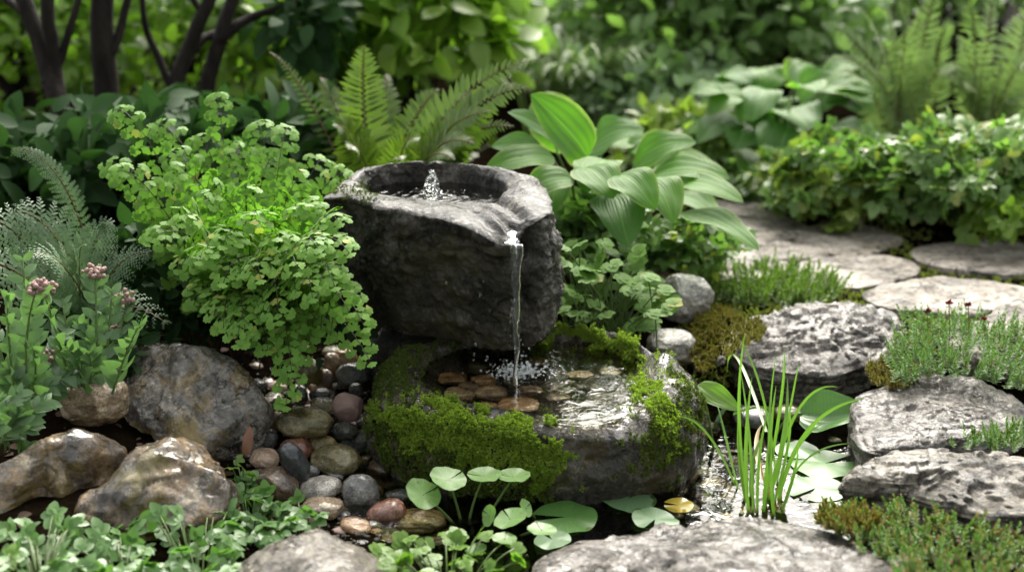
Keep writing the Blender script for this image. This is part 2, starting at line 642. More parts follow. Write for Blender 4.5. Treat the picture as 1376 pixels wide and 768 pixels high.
M['slate_warm'] = rock_mat('warm_grey_slab', [(0.25, (0.04, 0.032, 0.02)), (0.42, (0.115, 0.098, 0.072)), (0.6, (0.175, 0.152, 0.118)), (0.8, (0.25, 0.22, 0.17))], 10, 0.12, (0.10, 0.085, 0.02), (0.22, 0.5), 0.95, 1.0, 0.5, crack_scale=14, strat=1.4, coat=0.2, pits=0.6)
M['flag'] = rock_mat('flagstone_grey', [(0.25, (0.09, 0.075, 0.055)), (0.45, (0.175, 0.15, 0.118)), (0.6, (0.235, 0.206, 0.168)), (0.75, (0.30, 0.27, 0.22))], 7, 0.05, (0.07, 0.075, 0.02), (0.45, 0.75), 0.8, 0.8, 0.4, crack_scale=9, pits=0.7)
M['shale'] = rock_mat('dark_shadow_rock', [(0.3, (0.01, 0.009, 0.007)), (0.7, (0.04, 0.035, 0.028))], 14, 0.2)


def peb(name, a, b, c=None, moss=0.0, rough=(0.12, 0.34), coat=0.8, crack=0.35, speck=0.45, scale=28):
    M[name] = rock_mat('pebble_' + name, [(0.28, tuple(x * 1.15 for x in a)), (0.55, tuple(x * 1.3 for x in b)), (0.78, tuple(min(1, x * 1.4) for x in (c or tuple(x * 1.5 for x in b))))], scale, moss, (0.10, 0.08, 0.012), rough, crack, 0.45, speck, coat)


peb('black', (0.008, 0.009, 0.010), (0.016, 0.018, 0.019), rough=(0.1, 0.22), speck=0.2, crack=0.1)
peb('darkgreen', (0.014, 0.016, 0.012), (0.032, 0.036, 0.027), (0.06, 0.06, 0.045), moss=0.15)
peb('grey', (0.05, 0.048, 0.045), (0.12, 0.115, 0.11), (0.21, 0.2, 0.185))
peb('palegrey', (0.11, 0.10, 0.085), (0.24, 0.22, 0.19), (0.38, 0.35, 0.30), moss=0.08)
peb('tan', (0.09, 0.062, 0.034), (0.19, 0.135, 0.078), (0.32, 0.25, 0.16), moss=0.12)
peb('brown', (0.035, 0.022, 0.012), (0.095, 0.062, 0.036), (0.17, 0.12, 0.075), moss=0.1)
peb('redbrown', (0.06, 0.022, 0.012), (0.14, 0.055, 0.032), (0.2, 0.1, 0.07), rough=(0.1, 0.25))
peb('orange', (0.11, 0.06, 0.026), (0.22, 0.125, 0.058), (0.33, 0.22, 0.125), moss=0.1)
peb('pink', (0.17, 0.10, 0.075), (0.30, 0.195, 0.15), (0.42, 0.31, 0.25))
peb('beige', (0.26, 0.17, 0.11), (0.38, 0.27, 0.19), (0.48, 0.37, 0.28), speck=0.2)
peb('olive', (0.04, 0.033, 0.012), (0.105, 0.088, 0.036), (0.2, 0.17, 0.10), moss=0.3)
peb('yellow', (0.10, 0.075, 0.02), (0.21, 0.155, 0.055), (0.33, 0.27, 0.14), moss=0.25)

UPZ = np.array([0, 0, 1.0])
M['grit'] = rock_mat('wet_grit', [(0.3, (0.012, 0.009, 0.006)), (0.5, (0.05, 0.038, 0.024)), (0.7, (0.12, 0.10, 0.075))], 60)
M['maiden'] = leaf_mat('maidenhair_leaf', (0.075, 0.185, 0.02), (0.175, 0.32, 0.05), 0.55, 0.33, spec=0.25, odd=((0.26, 0.30, 0.06), 0.04))
M['wire'] = plain_mat('dark_wiry_stem', (0.012, 0.007, 0.005), (0.03, 0.018, 0.012), 60, 0.4)
M['silver'] = leaf_mat('silver_fern_leaf', (0.055, 0.105, 0.045), (0.14, 0.21, 0.11), 0.55, 0.25, (1.1, 1.3, 0.8))
M['sword'] = leaf_mat('sword_fern_leaf', (0.04, 0.075, 0.01), (0.11, 0.16, 0.025), 0.35, 0.35)
M['bgfern'] = leaf_mat('pale_fern_leaf', (0.10, 0.17, 0.05), (0.23, 0.31, 0.12), 0.5, 0.25, (1.3, 1.5, 0.9))
M['hosta'] = leaf_mat('hosta_leaf', (0.045, 0.13, 0.014), (0.105, 0.225, 0.028), 0.48, 0.45, rib=55, margin=(0.20, 0.27, 0.08), spec=0.25, noise=22)
M['hostapale'] = leaf_mat('blue_hosta_leaf', (0.05, 0.13, 0.028), (0.105, 0.205, 0.05), 0.5, 0.42, rib=50, spec=0.22, noise=22)
M['stem'] = leaf_mat('green_stem', (0.07, 0.12, 0.025), (0.12, 0.18, 0.05), 0.4, 0.15)
M['redstem'] = leaf_mat('reddish_stem', (0.10, 0.05, 0.02), (0.16, 0.10, 0.035), 0.45, 0.1, (1, 1, 1))
M['flowerleaf'] = leaf_mat('matt_green_leaf', (0.065, 0.13, 0.05), (0.15, 0.24, 0.11), 0.42, 0.35)
M['pink'] = leaf_mat('dusty_pink_bud', (0.28, 0.17, 0.15), (0.45, 0.31, 0.27), 0.6, 0.25, (1.2, 1, 1))
M['creeper'] = leaf_mat('mint_green_leaf', (0.06, 0.14, 0.03), (0.145, 0.255, 0.085), 0.4, 0.35)
M['lime'] = leaf_mat('lime_leaf', (0.09, 0.18, 0.02), (0.17, 0.29, 0.045), 0.42, 0.42)
M['avens'] = leaf_mat('avens_leaf', (0.06, 0.14, 0.018), (0.13, 0.24, 0.04), 0.6, 0.4, spec=0.2, odd=((0.24, 0.25, 0.05), 0.035))
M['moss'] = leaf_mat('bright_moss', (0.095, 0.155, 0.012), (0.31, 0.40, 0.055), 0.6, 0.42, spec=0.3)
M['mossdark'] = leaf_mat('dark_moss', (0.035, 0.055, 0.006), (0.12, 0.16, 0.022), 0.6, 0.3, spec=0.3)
M['mossgold'] = leaf_mat('golden_moss', (0.12, 0.10, 0.012), (0.26, 0.24, 0.05), 0.65, 0.3, spec=0.25)
M['mossrust'] = leaf_mat('rusty_moss', (0.11, 0.095, 0.014), (0.23, 0.23, 0.045), 0.65, 0.3, spec=0.25, odd=((0.24, 0.11, 0.03), 0.16))
M['sedum'] = leaf_mat('stonecrop_leaf', (0.07, 0.15, 0.025), (0.16, 0.27, 0.08), 0.5, 0.35, odd=((0.14, 0.05, 0.025), 0.07))
M['sedumlime'] = leaf_mat('lime_stonecrop_leaf', (0.085, 0.15, 0.015), (0.17, 0.265, 0.04), 0.45, 0.38)
M['sedumrust'] = leaf_mat('stonecrop_leaf_rust', (0.07, 0.16, 0.025), (0.15, 0.27, 0.06), 0.5, 0.35, odd=((0.30, 0.15, 0.07), 0.2))
M['grass'] = leaf_mat('grass_blade', (0.05, 0.13, 0.015), (0.16, 0.27, 0.055), 0.4, 0.35)
M['grassold'] = leaf_mat('dry_blade', (0.24, 0.17, 0.06), (0.30, 0.24, 0.11), 0.45, 0.3, (1.2, 1.1, 0.8))
M['grassyellow'] = leaf_mat('yellow_blade', (0.30, 0.21, 0.03), (0.36, 0.28, 0.05), 0.45, 0.3, (1.2, 1.1, 0.8))
M['pad'] = leaf_mat('lily_pad', (0.045, 0.12, 0.025), (0.09, 0.19, 0.045), 0.34, 0.2, rib=0, spec=0.45, noise=35, radial=18)
M['padpale'] = leaf_mat('pale_lily_pad', (0.06, 0.13, 0.05), (0.13, 0.21, 0.10), 0.42, 0.2, spec=0.35, noise=45, radial=18)
M['padyellow'] = leaf_mat('yellow_lily_pad', (0.25, 0.19, 0.02), (0.33, 0.26, 0.03), 0.25, 0.2, spec=0.6, noise=40)
M['penny'] = leaf_mat('pennywort_leaf', (0.11, 0.21, 0.05), (0.19, 0.31, 0.11), 0.4, 0.4, spec=0.4, radial=11)
M['bush1'] = leaf_mat('shrub_leaf_mid', (0.075, 0.145, 0.035), (0.20, 0.30, 0.10), 0.45, 0.46)  # leaf tone lifted to carry the brightness of the lit open background
M['bush2'] = leaf_mat('shrub_leaf_bright', (0.09, 0.18, 0.015), (0.22, 0.33, 0.045), 0.42, 0.5)
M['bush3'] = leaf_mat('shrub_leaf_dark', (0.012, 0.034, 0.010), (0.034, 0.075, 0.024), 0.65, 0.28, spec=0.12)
M['bush4'] = leaf_mat('shrub_leaf_bluish', (0.11, 0.19, 0.075), (0.25, 0.34, 0.17), 0.35, 0.3)  # bluish leaf, paled further for the bright open distance
M['bush5'] = leaf_mat('shrub_leaf_yellow', (0.13, 0.19, 0.03), (0.23, 0.29, 0.06), 0.42, 0.45)
M['cover'] = leaf_mat('ground_cover_leaf', (0.075, 0.155, 0.033), (0.19, 0.29, 0.085), 0.42, 0.36, odd=((0.22, 0.25, 0.05), 0.1))
M['bark'] = plain_mat('dark_bark', (0.006, 0.0045, 0.0035), (0.028, 0.021, 0.016), 40, 0.85, 1.0, (1, 1, 0.3), 0.02, 0.2)
M['deadleaf'] = leaf_mat('dead_leaf', (0.12, 0.05, 0.025), (0.2, 0.09, 0.045), 0.5, 0.2, (1, 1, 1))
M['jointmoss'] = leaf_mat('joint_moss', (0.07, 0.085, 0.015), (0.19, 0.21, 0.05), 0.6, 0.35, spec=0.25)
M['litter'] = leaf_mat('leaf_litter', (0.018, 0.011, 0.006), (0.07, 0.038, 0.018), 0.7, 0.1, (1, 1, 1), spec=0.2, odd=((0.13, 0.07, 0.03), 0.08))
M['orangeleaf'] = leaf_mat('orange_leaf', (0.4, 0.13, 0.02), (0.5, 0.2, 0.03), 0.5, 0.3, (1, 1, 1))
M['wood'] = plain_mat('weathered_fence_wood', (0.07, 0.05, 0.048), (0.15, 0.115, 0.115), 12, 0.7, 0.4, (1, 1, 0.15))
M['woodpale'] = plain_mat('pale_fence_wood', (0.17, 0.13, 0.125), (0.3, 0.245, 0.24), 12, 0.7, 0.4, (1, 1, 0.15))
M['red'] = leaf_mat('dark_red_flower', (0.10, 0.012, 0.018), (0.2, 0.03, 0.035), 0.5, 0.2, (1, 1, 1))
M['glass'] = glass_water('falling_water', 0.0, 0.02)
M['jet'] = glass_water('bubbling_water', 0.0, 0.0)
M['foam'] = glass_water('splashing_water', 0.05, 0.22)


# ------------------------------------------------------------------ leaf templates (base at origin, along +Y, normal +Z)
def leaf_tpl(nv=6, nu=1, width=0.5, prof=lambda v: np.sin(np.pi * v ** 0.8) ** 0.8, fold=0.2, curl=0.15, wave=0.0, serr=0.0, stalk=0.0):
    v = np.linspace(0, 1, nv + 1)
    u = np.linspace(-1, 1, 2 * nu + 1)
    V, uv = [], []
    for i, vv in enumerate(v):
        w = prof(min(max(vv, 0.0), 1.0)) * width / 2
        if serr and i % 2: w *= (1 - serr)
        for uu in u:
            z = fold * abs(uu) * w - curl * vv * vv + wave * math.sin(vv * 9 + uu * 2) * abs(uu) * w
            V.append((uu * w, vv + stalk, z))
            uv.append((uu, vv))
    n = 2 * nu + 1
    F = [(i * n + j, i * n + j + 1, (i + 1) * n + j + 1, (i + 1) * n + j) for i in range(nv) for j in range(2 * nu)]
    return np.array(V), F, np.array(uv)


def join_tpl(parts):
    """parts: list of (tpl, 3x3 matrix, offset)"""
    V, F, uv, n = [], [], [], 0
    for (v, f, q), m, o in parts:
        V.append(v @ np.asarray(m).T + np.asarray(o))
        F += [tuple(i + n for i in ff) for ff in f]
        uv.append(q)
        n += len(v)
    return np.concatenate(V), F, np.concatenate(uv)


def rz(a, s=1.0, tilt=0.0):
    c, d = math.cos(a), math.sin(a)
    m = np.array([[c, -d, 0], [d, c, 0], [0, 0, 1.0]])
    tm = np.array([[1, 0, 0], [0, math.cos(tilt), -math.sin(tilt)], [0, math.sin(tilt), math.cos(tilt)]])
    return m @ tm * s


def fan_tpl(spread=70, lobes=4, depth_=0.16, cup=0.12):
    a = np.linspace(-R(spread), R(spread), lobes * 3 + 1)
    V, uv = [(0, 0, 0)], [(0, 0)]
    for i, x in enumerate(a):
        r = 1 - depth_ * (1.0 if i % 3 == 0 and 0 < i < len(a) - 1 else 0.0) - 0.12 * (abs(x) / R(spread)) ** 2
        V.append((math.sin(x) * r, math.cos(x) * r, -cup * r * r + 0.05 * math.cos(3 * x)))
        uv.append((x, r))
    return np.array(V), [(0, i + 1, i) for i in range(1, len(a))], np.array(uv)


def disc_tpl(n=40, rings=4, notch=R(16), ripple=0.04, scallop=0.0, cup=0.0, slit=0.9):
    a = np.linspace(notch, 2 * np.pi - notch, n) + np.pi / 2 * 3   # notch towards -Y
    V, uv = [(0, 0, 0)], [(0, 0)]
    for k in range(1, rings + 1):
        r = k / rings
        for i, x in enumerate(a):
            q = r * (1 + scallop * math.cos(x * 9) * r + 0.03 * math.sin(x * 3 + 1))
            V.append((math.cos(x) * q, math.sin(x) * q, ripple * r * r * math.sin(x * 4 + 1.3) + ripple * 0.6 * r ** 3 * math.sin(x * 7) + cup * r * r))
            uv.append((r, x / 6.28))
    F = [(0, 1 + i, 2 + i) for i in range(n - 1)]
    for k in range(rings - 1):
        o = 1 + k * n
        F += [(o + i, o + n + i, o + n + i + 1, o + i + 1) for i in range(n - 1)]
    return np.array(V), F, np.array(uv)


T_OVATE = leaf_tpl(6, 1, 0.55)
T_OVATE_LO = leaf_tpl(4, 1, 0.6)
T_LANCE = leaf_tpl(4, 1, 0.26, lambda v: np.sin(np.pi * v ** 0.6) ** 0.7 if v < 1 else 0.0, 0.15, 0.1)
T_TOOTH = leaf_tpl(6, 1, 0.5, lambda v: np.sin(np.pi * min(v, 1) ** 0.75) ** 0.7, 0.25, 0.12, serr=0.18)
T_PINNA = leaf_tpl(10, 1, 0.24, lambda v: (1 - v) ** 0.55 * min(1, v * 8 + 0.5), 0.12, 0.12, serr=0.16)
T_NEEDLE = (np.array([(-0.11, 0, 0), (0.11, 0, 0), (0.16, 0.55, 0.05), (0, 1, 0.0), (-0.16, 0.55, 0.05), (0, 0.5, 0.12)]),
            [(0, 1, 5), (1, 2, 5), (2, 3, 5), (3, 4, 5), (4, 0, 5)], np.zeros((6, 2)))
T_BLADE2 = (np.array([(-0.16, 0, 0), (0.16, 0, 0), (0.2, 0.5, 0.06), (0, 1, 0), (-0.2, 0.5, 0.06)]), [(0, 1, 2, 4), (4, 2, 3)], np.zeros((5, 2)))
T_FAN = fan_tpl()
T_FAN_S = fan_tpl(62, 3, 0.12)
_lf = leaf_tpl(8, 1, 0.8, lambda v: np.sin(np.pi * min(v, 1) ** 0.65) ** 0.6, 0.18, 0.16, serr=0.14)
T_TRI = join_tpl([(_lf, rz(0, 1.0), (0, 0.02, 0)), (_lf, rz(R(68), 0.85), (0, 0, 0)), (_lf, rz(R(-68), 0.85), (0, 0, 0))])
_lf2 = leaf_tpl(8, 1, 0.95, lambda v: np.sin(np.pi * min(v, 1) ** 0.62) ** 0.5, 0.1, 0.1, serr=0.2)
T_LOBED = join_tpl([(_lf2, rz(0, 1.0), (0, 0, 0)), (_lf2, rz(R(48), 0.9), (0, 0, 0.004)), (_lf2, rz(R(-48), 0.9), (0, 0, 0.004)), (_lf2, rz(R(96), 0.72), (0, 0, 0.008)), (_lf2, rz(R(-96), 0.72), (0, 0, 0.008))])
T_ROUNDLEAF = disc_tpl(48, 5, R(3), 0.03, 0.018, 0.12)
T_PAD = disc_tpl(56, 5, R(12), 0.035)

# ------------------------------------------------------------------ ground
gx = np.concatenate([-np.geomspace(60, 1.25, 40), np.linspace(-1.2, 1.2, 170), np.geomspace(1.25, 60, 40)])
gy = np.concatenate([-np.geomspace(30, 0.3, 20), np.linspace(0, 1.25, 15), np.linspace(1.3, 4.0, 170), np.geomspace(4.1, 90, 40)])
XX, YY = np.meshgrid(gx, gy)
ZZ = ground_z(XX, YY)
nx, ny = len(gx), len(gy)
idx = np.arange(nx * ny).reshape(ny, nx)
quads = np.stack([idx[:-1, :-1], idx[:-1, 1:], idx[1:, 1:], idx[1:, :-1]], -1).reshape(-1, 4)
mb = MB()
mb.add(np.stack([XX, YY, ZZ], -1).reshape(-1, 3), quads)
tag(mb.build("ground", M['soil'], origin=(0, 0, 0)), kind='structure')

# pond water sheet
a = np.linspace(0, 2 * np.pi, 97)[:-1]
mb = MB()
rr_ = np.linspace(0.0, 1, 8)[1:]
Vp = [(0.22, 1.94, 0.0)] + [(0.22 + 0.52 * r * math.cos(t), 1.94 + 0.33 * r * math.sin(t), 0.0) for r in rr_ for t in a]
Fp = [(0, 1 + i, 1 + (i + 1) % 96) for i in range(96)]
for k in range(len(rr_) - 1):
    Fp += [(1 + k * 96 + i, 1 + (k + 1) * 96 + i, 1 + (k + 1) * 96 + (i + 1) % 96, 1 + k * 96 + (i + 1) % 96) for i in range(96)]
mb.add(Vp, Fp)
M['pond'] = water_mat('pond_water', (0.86, 0.86, 0.68), 0.38, 26)
tag(mb.build("pond_water", M['pond'], origin=(0.22, 1.94, 0)), kind='structure')

# ------------------------------------------------------------------ rocks
_ico = {}


def ico(level):
    if level not in _ico:
        bm = bmesh.new()
        bmesh.ops.create_icosphere(bm, subdivisions=level, radius=1.0)
        V = np.array([v.co[:] for v in bm.verts])
        Fc = np.array([[v.index for v in f.verts] for f in bm.faces])
        bm.free()
        _ico[level] = (norm(V), Fc)
    return _ico[level]


def vnormals(V, F):
    n = np.zeros_like(V)
    if F.shape[1] == 4:
        fn = np.cross(V[F[:, 2]] - V[F[:, 0]], V[F[:, 3]] - V[F[:, 1]])
    else:
        fn = np.cross(V[F[:, 1]] - V[F[:, 0]], V[F[:, 2]] - V[F[:, 0]])
    for k in range(F.shape[1]):
        np.add.at(n, F[:, k], fn)
    return norm(n)


def outline(pts, c, m, smooth=2):
    """pixel outline (px, py, z) -> radius and height around centre c for angles m"""
    W = np.array([P(*p) for p in pts])
    ang = np.arctan2(W[:, 1] - c[1], W[:, 0] - c[0])
    rad = np.hypot(W[:, 0] - c[0], W[:, 1] - c[1])
    o = np.argsort(ang)
    ang, rad, zz = ang[o], rad[o], W[o, 2]
    g = np.linspace(-np.pi, np.pi, 721)[:-1]
    r = np.interp(g, ang, rad, period=2 * np.pi)
    z = np.interp(g, ang, zz, period=2 * np.pi)
    k = np.exp(-0.5 * (np.arange(-20, 21) / (smooth * 3)) ** 2)
    k /= k.sum()
    r = np.convolve(np.r_[r[-20:], r, r[:20]], k, 'valid')
    z = np.convolve(np.r_[z[-20:], z, z[:20]], k, 'valid')
    return np.interp(m, g, r, period=2 * np.pi), np.interp(m, g, z, period=2 * np.pi)


def slab(name, label, cat, pts, zbot, mat, level=6, n=4.0, zc=None, taper=0.0, amp=0.010, freq=14, rid=0.5, seed=0, terr=0.0, group=None, crackd=0.0, smooth=2):
    """a rock whose top outline is traced (px, py, z); sides go down to zbot"""
    W = np.array([P(*p) for p in pts])
    c = W.mean(0)
    zc = zc if zc is not None else W[:, 2].mean() + 0.006
    D, Fc = ico(level)
    ce = np.hypot(D[:, 0], D[:, 1])
    s = D[:, 2]
    phi = np.arctan2(D[:, 1], D[:, 0])
    q = 1 / (np.abs(ce) ** n + np.abs(s) ** n) ** (1 / n)
    rho, v = q * ce, q * s
    Rr, Zr = outline(pts, c, phi, smooth)
    top = zc + (Zr - zc) * rho
    mid, half = (top + zbot) / 2, (top - zbot) / 2
    k = 1 - taper * (1 - v) / 2
    V = np.stack([c[0] + Rr * rho * k * np.cos(phi), c[1] + Rr * rho * k * np.sin(phi), mid + v * half], 1)
    N = vnormals(V, Fc)
    p = V * freq + seed * 7.7
    d = amp * (fbm(p, 5, 0.52) + rid * (ridged(p * 0.8 + 3, 4) - 1.2))
    if terr:      # layered splitting of slate: thin plates with sharp edges
        q_ = V * np.array([freq * .42, freq * .62, freq * .5])
        lay = (fbm(q_ + 0.35 * np.stack([noise3(V * freq * 1.7), noise3(V * freq * 1.7 + 9), noise3(V * freq * 1.7 + 5)], 1) + seed, 4, 0.55) + 1.2) * 2.4
        fr_ = lay % 1.0
        d = d + terr * (np.floor(lay) - 2.6 + sstep(0.86, 1.0, fr_)) * 0.55 * np.clip(N[:, 2] * 1.4 - 0.3, 0, 1)
    if terr:
        side_ = 1 - np.clip(np.abs(N[:, 2]), 0, 1)
        d = d + side_ * terr * 1.1 * (fbm(V * np.array([freq * .35, freq * .35, 75.0]) + seed, 3))
    if crackd:
        ck = np.abs(fbm(V * np.array([freq * .5, freq * .8, freq]) + seed * 3.1 + 40, 3))
        d = d - crackd * (1 - sstep(0.0, 0.05, ck)) * sstep(0.0, 0.25, fbm(V * freq * .4 + seed, 2))
    V = V + N * d[:, None]
    b = MB()
    b.add(V, Fc)
    return tag(b.build(name, mat), label, cat, group)


PEB_N = [0]


def pebble(px, py, w, h, colr, label, zb=None, tilt=0.0, level=5, amp=0.07, name="pebble", cat="pebble", group="pebbles beside the mossy pool stone", n=2.3, cuts=3, flat=0.0, yaw=None, freq=1.3):
    """a stone of pixel size w x h centred on a pixel, lying on the ground there"""
    PEB_N[0] += 1
    sd_ = PEB_N[0]
    r = np.random.default_rng(100 + sd_)
    z = 0.02
    for _ in range(6):
        c = P(px, py, z)
        s = depth(c) / FPX
        A, Hh = w / 2 * s, h / 2 * s
        b = 0.85 * A
        al = math.atan2(CAM_H - z, c[1])
        b = min(b, 0.9 * Hh / math.sin(al))
        cz = math.sqrt(max(Hh ** 2 - (b * math.sin(al)) ** 2, (0.4 * Hh) ** 2)) / math.cos(al)
        base = gz(c[0], c[1]) if zb is None else zb
        z = base + cz * 0.8
    D, Fc = ico(level)
    q = 1 / (np.abs(D) ** n).sum(1) ** (1 / n)
    U = D * q[:, None]
    for k in range(cuts):
        nn = norm(r.normal(size=3) * np.array([1, 1, 0.8]))
        dd = r.uniform(0.72, 0.92)
        e = U @ nn - dd
        U = U - nn * (np.where(e > 0, e, 0) * 0.8)[:, None]
    U = U + D * (amp * fbm(D * freq + sd_ * 5.1, 4, 0.5))[:, None]
    U = U / np.array([np.abs(U[:, 0]).max(), np.abs(U[:, 1]).max(), np.abs(U[:, 2]).max()])
    V = U * np.array([A, b, cz])
    t = R(tilt)
    Rm = np.array([[math.cos(t), 0, math.sin(t)], [0, 1, 0], [-math.sin(t), 0, math.cos(t)]])
    V = V @ Rm.T + c
    mb_ = MB()
    mb_.add(V, Fc)
    return tag(mb_.build(name, M[colr], origin=c), label, cat, group)


# --- the boulders on the left
slab("boulder", "large grey wet boulder with golden brown moss on its flank, below the maidenhair fern", "boulder",
     [(142, 462, .15), (160, 445, .165), (200, 436, .17), (250, 446, .165), (300, 462, .155), (345, 490, .13), (362, 535, .10), (352, 572, .06), (315, 590, .05), (270, 590, .06), (215, 570, .075), (185, 545, .09), (160, 505, .11)],
     -0.02, M['rock_grey'], n=5.0, zc=0.172, amp=0.012, freq=11, rid=0.8, seed=1, crackd=0.006, taper=0.1)
slab("boulder", "brown mottled boulder between the creeping plant and the big grey boulder", "boulder",
     [(90, 668, .07), (130, 630, .095), (175, 592, .115), (225, 577, .12), (270, 580, .115), (300, 605, .10), (318, 640, .085), (312, 668, .06), (275, 690, .05), (220, 700, .05), (150, 708, .05), (100, 700, .05)],
     -0.02, M['rock_brown'], n=4.2, zc=0.125, amp=0.010, freq=12, rid=0.8, seed=2, crackd=0.006)
slab("boulder", "olive brown boulder slanting in from the edge, under the flowering plant", "boulder",
     [(-60, 690, .06), (-40, 640, .09), (10, 605, .115), (65, 570, .13), (110, 562, .13), (160, 572, .115), (175, 592, .10), (150, 620, .08), (105, 650, .06), (50, 672, .05), (0, 695, .05)],
     -0.01, M['rock_brown'], n=4.2, zc=0.12, amp=0.010, freq=11, rid=0.7, seed=3, crackd=0.004)
pebble(127, 537, 96, 66, 'tan', "round reddish tan cobble on top of the slanting olive boulder", zb=0.085, level=6, amp=0.09, name="cobble", cat="cobble", group=None, n=2.5)
slab("boulder", "blurred tan and grey boulder nearest the camera, beside the creeping plant", "boulder",
     [(290, 790, .06), (310, 745, .07), (360, 718, .075), (420, 708, .075), (480, 715, .07), (515, 735, .06), (530, 780, .05), (500, 850, .04), (380, 870, .04), (300, 840, .04)],
     -0.02, M['slate_warm'], n=3.0, zc=0.085, amp=0.010, freq=11, rid=0.6, seed=4)

# --- the slabs on the right bank
slab("bank_rock", "pale grey layered bank rock with gold moss on its corner, behind the grass", "rock",
     [(965, 462, .10), (985, 430, .115), (1030, 414, .12), (1100, 402, .12), (1165, 402, .115), (1205, 415, .11), (1222, 440, .10), (1190, 468, .09), (1150, 490, .085), (1120, 505, .08), (1060, 497, .085), (1000, 484, .09)],
     -0.02, M['slate'], n=8.0, zc=0.125, level=7, taper=0.28, amp=0.004, freq=15, rid=0.6, smooth=0.8, seed=5, terr=0.010, crackd=0.006)
slab("bank_rock", "flat grey bank slab with dark pits, between the grass clump and the stonecrop", "rock",
     [(1148, 560, .075), (1152, 525, .08), (1200, 512, .085), (1270, 500, .09), (1320, 502, .09), (1372, 530, .08), (1385, 560, .075), (1350, 582, .07), (1275, 590, .07), (1215, 600, .07), (1160, 596, .065)],
     -0.03, M['slate'], n=10.0, zc=0.085, level=7, taper=0.06, amp=0.0025, freq=15, rid=0.5, smooth=0.8, seed=6, terr=0.006, crackd=0.005)
slab("bank_rock", "thick warm grey bank slab overhanging the pond, above the rusty stonecrop", "rock",
     [(1120, 648, .085), (1150, 622, .095), (1200, 600, .10), (1290, 600, .10), (1390, 606, .10), (1440, 640, .10), (1420, 690, .08), (1350, 690, .075), (1280, 672, .08), (1215, 655, .08), (1160, 655, .08)],
     -0.03, M['slate_warm'], n=10.0, zc=0.10, level=7, taper=0.22, amp=0.003, freq=13, rid=0.6, smooth=0.8, seed=7, terr=0.008, crackd=0.006)
slab("bank_rock", "broad wet grey slab at the near edge of the pond", "rock",
     [(720, 745, .05), (760, 722, .05), (840, 712, .055), (900, 705, .055), (960, 695, .06), (1040, 690, .06), (1110, 702, .06), (1180, 735, .055), (1245, 765, .055), (1260, 820, .05), (1150, 880, .05), (950, 890, .05), (760, 860, .05), (715, 790, .05)],
     -0.03, M['slate'], n=10.0, zc=0.065, level=7, taper=0.05, amp=0.003, freq=12, rid=0.6, smooth=0.8, seed=8, terr=0.007, crackd=0.006)
RB = "rocks heaped behind the mossy pool stone"
pebble(886, 384, 80, 50, 'brown', "dull brown rock at the back of the rock heap, under the avens leaves", level=6, name="rock", cat="rock", group=None, amp=0.12, n=3)
pebble(922, 402, 74, 66, 'palegrey', "angular pale grey rock with a steep shaded side, beside the rusty moss clump", level=6, name="rock", cat="rock", group=None, amp=0.12, n=3.2, cuts=6, tilt=18)
pebble(904, 466, 72, 50, 'palegrey', "rounded pale grey rock just behind the right rim of the pool stone", level=6, name="rock", cat="rock", group=None, amp=0.10, n=2.6, zb=0.05)
pebble(941, 487, 24, 26, 'palegrey', "small lichen-spotted stone wedged beside the rounded pale rock", group=None, zb=0.03)
pebble(967, 490, 34, 28, 'palegrey', "small mossy white stone at the foot of the layered bank rock", group=None, zb=0.02)
slab("rock", "dark rock hidden in the shade that carries the stone basin", "rock",
     [(480, 440, .13), (520, 415, .15), (600, 405, .155), (680, 405, .155), (740, 415, .14), (735, 432, .12), (690, 438, .12), (600, 445, .12), (520, 450, .12)],
     0.0, M['shale'], level=5, n=4, zc=0.155, amp=0.006, seed=9)

# ------------------------------------------------------------------ polar stones: the hollowed pool stone and the carved basin
def ring_mesh(rings, c, m):
    """rings: list of (radius array, z array); closed at both ends by a fan"""
    k = len(m)
    V = [np.array([[c[0], c[1], rings[0][1].mean()]])]
    for r, z in rings:
        V.append(np.stack([c[0] + r * np.cos(m), c[1] + r * np.sin(m), z], 1))
    V.append(np.array([[c[0], c[1], rings[-1][1].mean()]]))
    V = np.concatenate(V)
    last = len(V) - 1
    i = np.arange(k)
    j = (i + 1) % k
    tri = np.concatenate([np.stack([np.zeros(k, int), 1 + i, 1 + j], 1),
                          np.stack([np.full(k, last), 1 + (len(rings) - 1) * k + j, 1 + (len(rings) - 1) * k + i], 1)])
    q = []
    for t in range(len(rings) - 1):
        q.append(np.stack([1 + t * k + i, 1 + (t + 1) * k + i, 1 + (t + 1) * k + j, 1 + t * k + j], 1))
    return V, np.concatenate(q), tri


def adisp(V, q, fn):
    N = vnormals(V, q)
    return V + N * fn(V, N)[:, None]


MA = np.linspace(-np.pi, np.pi, 421)[:-1]

# --- the low pool stone
PC = P(712, 508, 0.12)
POUT = [(497, 515, .12), (507, 490, .13), (532, 470, .135), (580, 460, .135), (640, 455, .13), (700, 444, .138), (760, 434, .142), (815, 446, .14), (858, 468, .135),
        (905, 478, .135), (938, 505, .125), (937, 540, .11), (900, 568, .105), (840, 580, .105), (780, 580, .112), (720, 572, .118), (650, 562, .122), (580, 555, .12), (520, 545, .11)]
PIN = [(562, 510, .118), (576, 484, .118), (620, 467, .118), (690, 458, .118), (760, 458, .118), (828, 470, .118), (862, 490, .118), (858, 515, .118), (830, 545, .118), (770, 560, .118), (700, 552, .118), (625, 541, .118), (578, 530, .118)]
ro, zo = outline(POUT, PC, MA)
ri, _z = outline(PIN, PC, MA)
WL = 0.1165
spill = np.exp(-((np.angle(np.exp(1j * (MA - math.atan2(*(P(800, 580, .1) - PC)[[1, 0]])))) / 0.42) ** 2))
frontal = np.exp(-((np.angle(np.exp(1j * (MA + 1.9))) / 0.9) ** 2))      # the near rim lies lower
rings = []
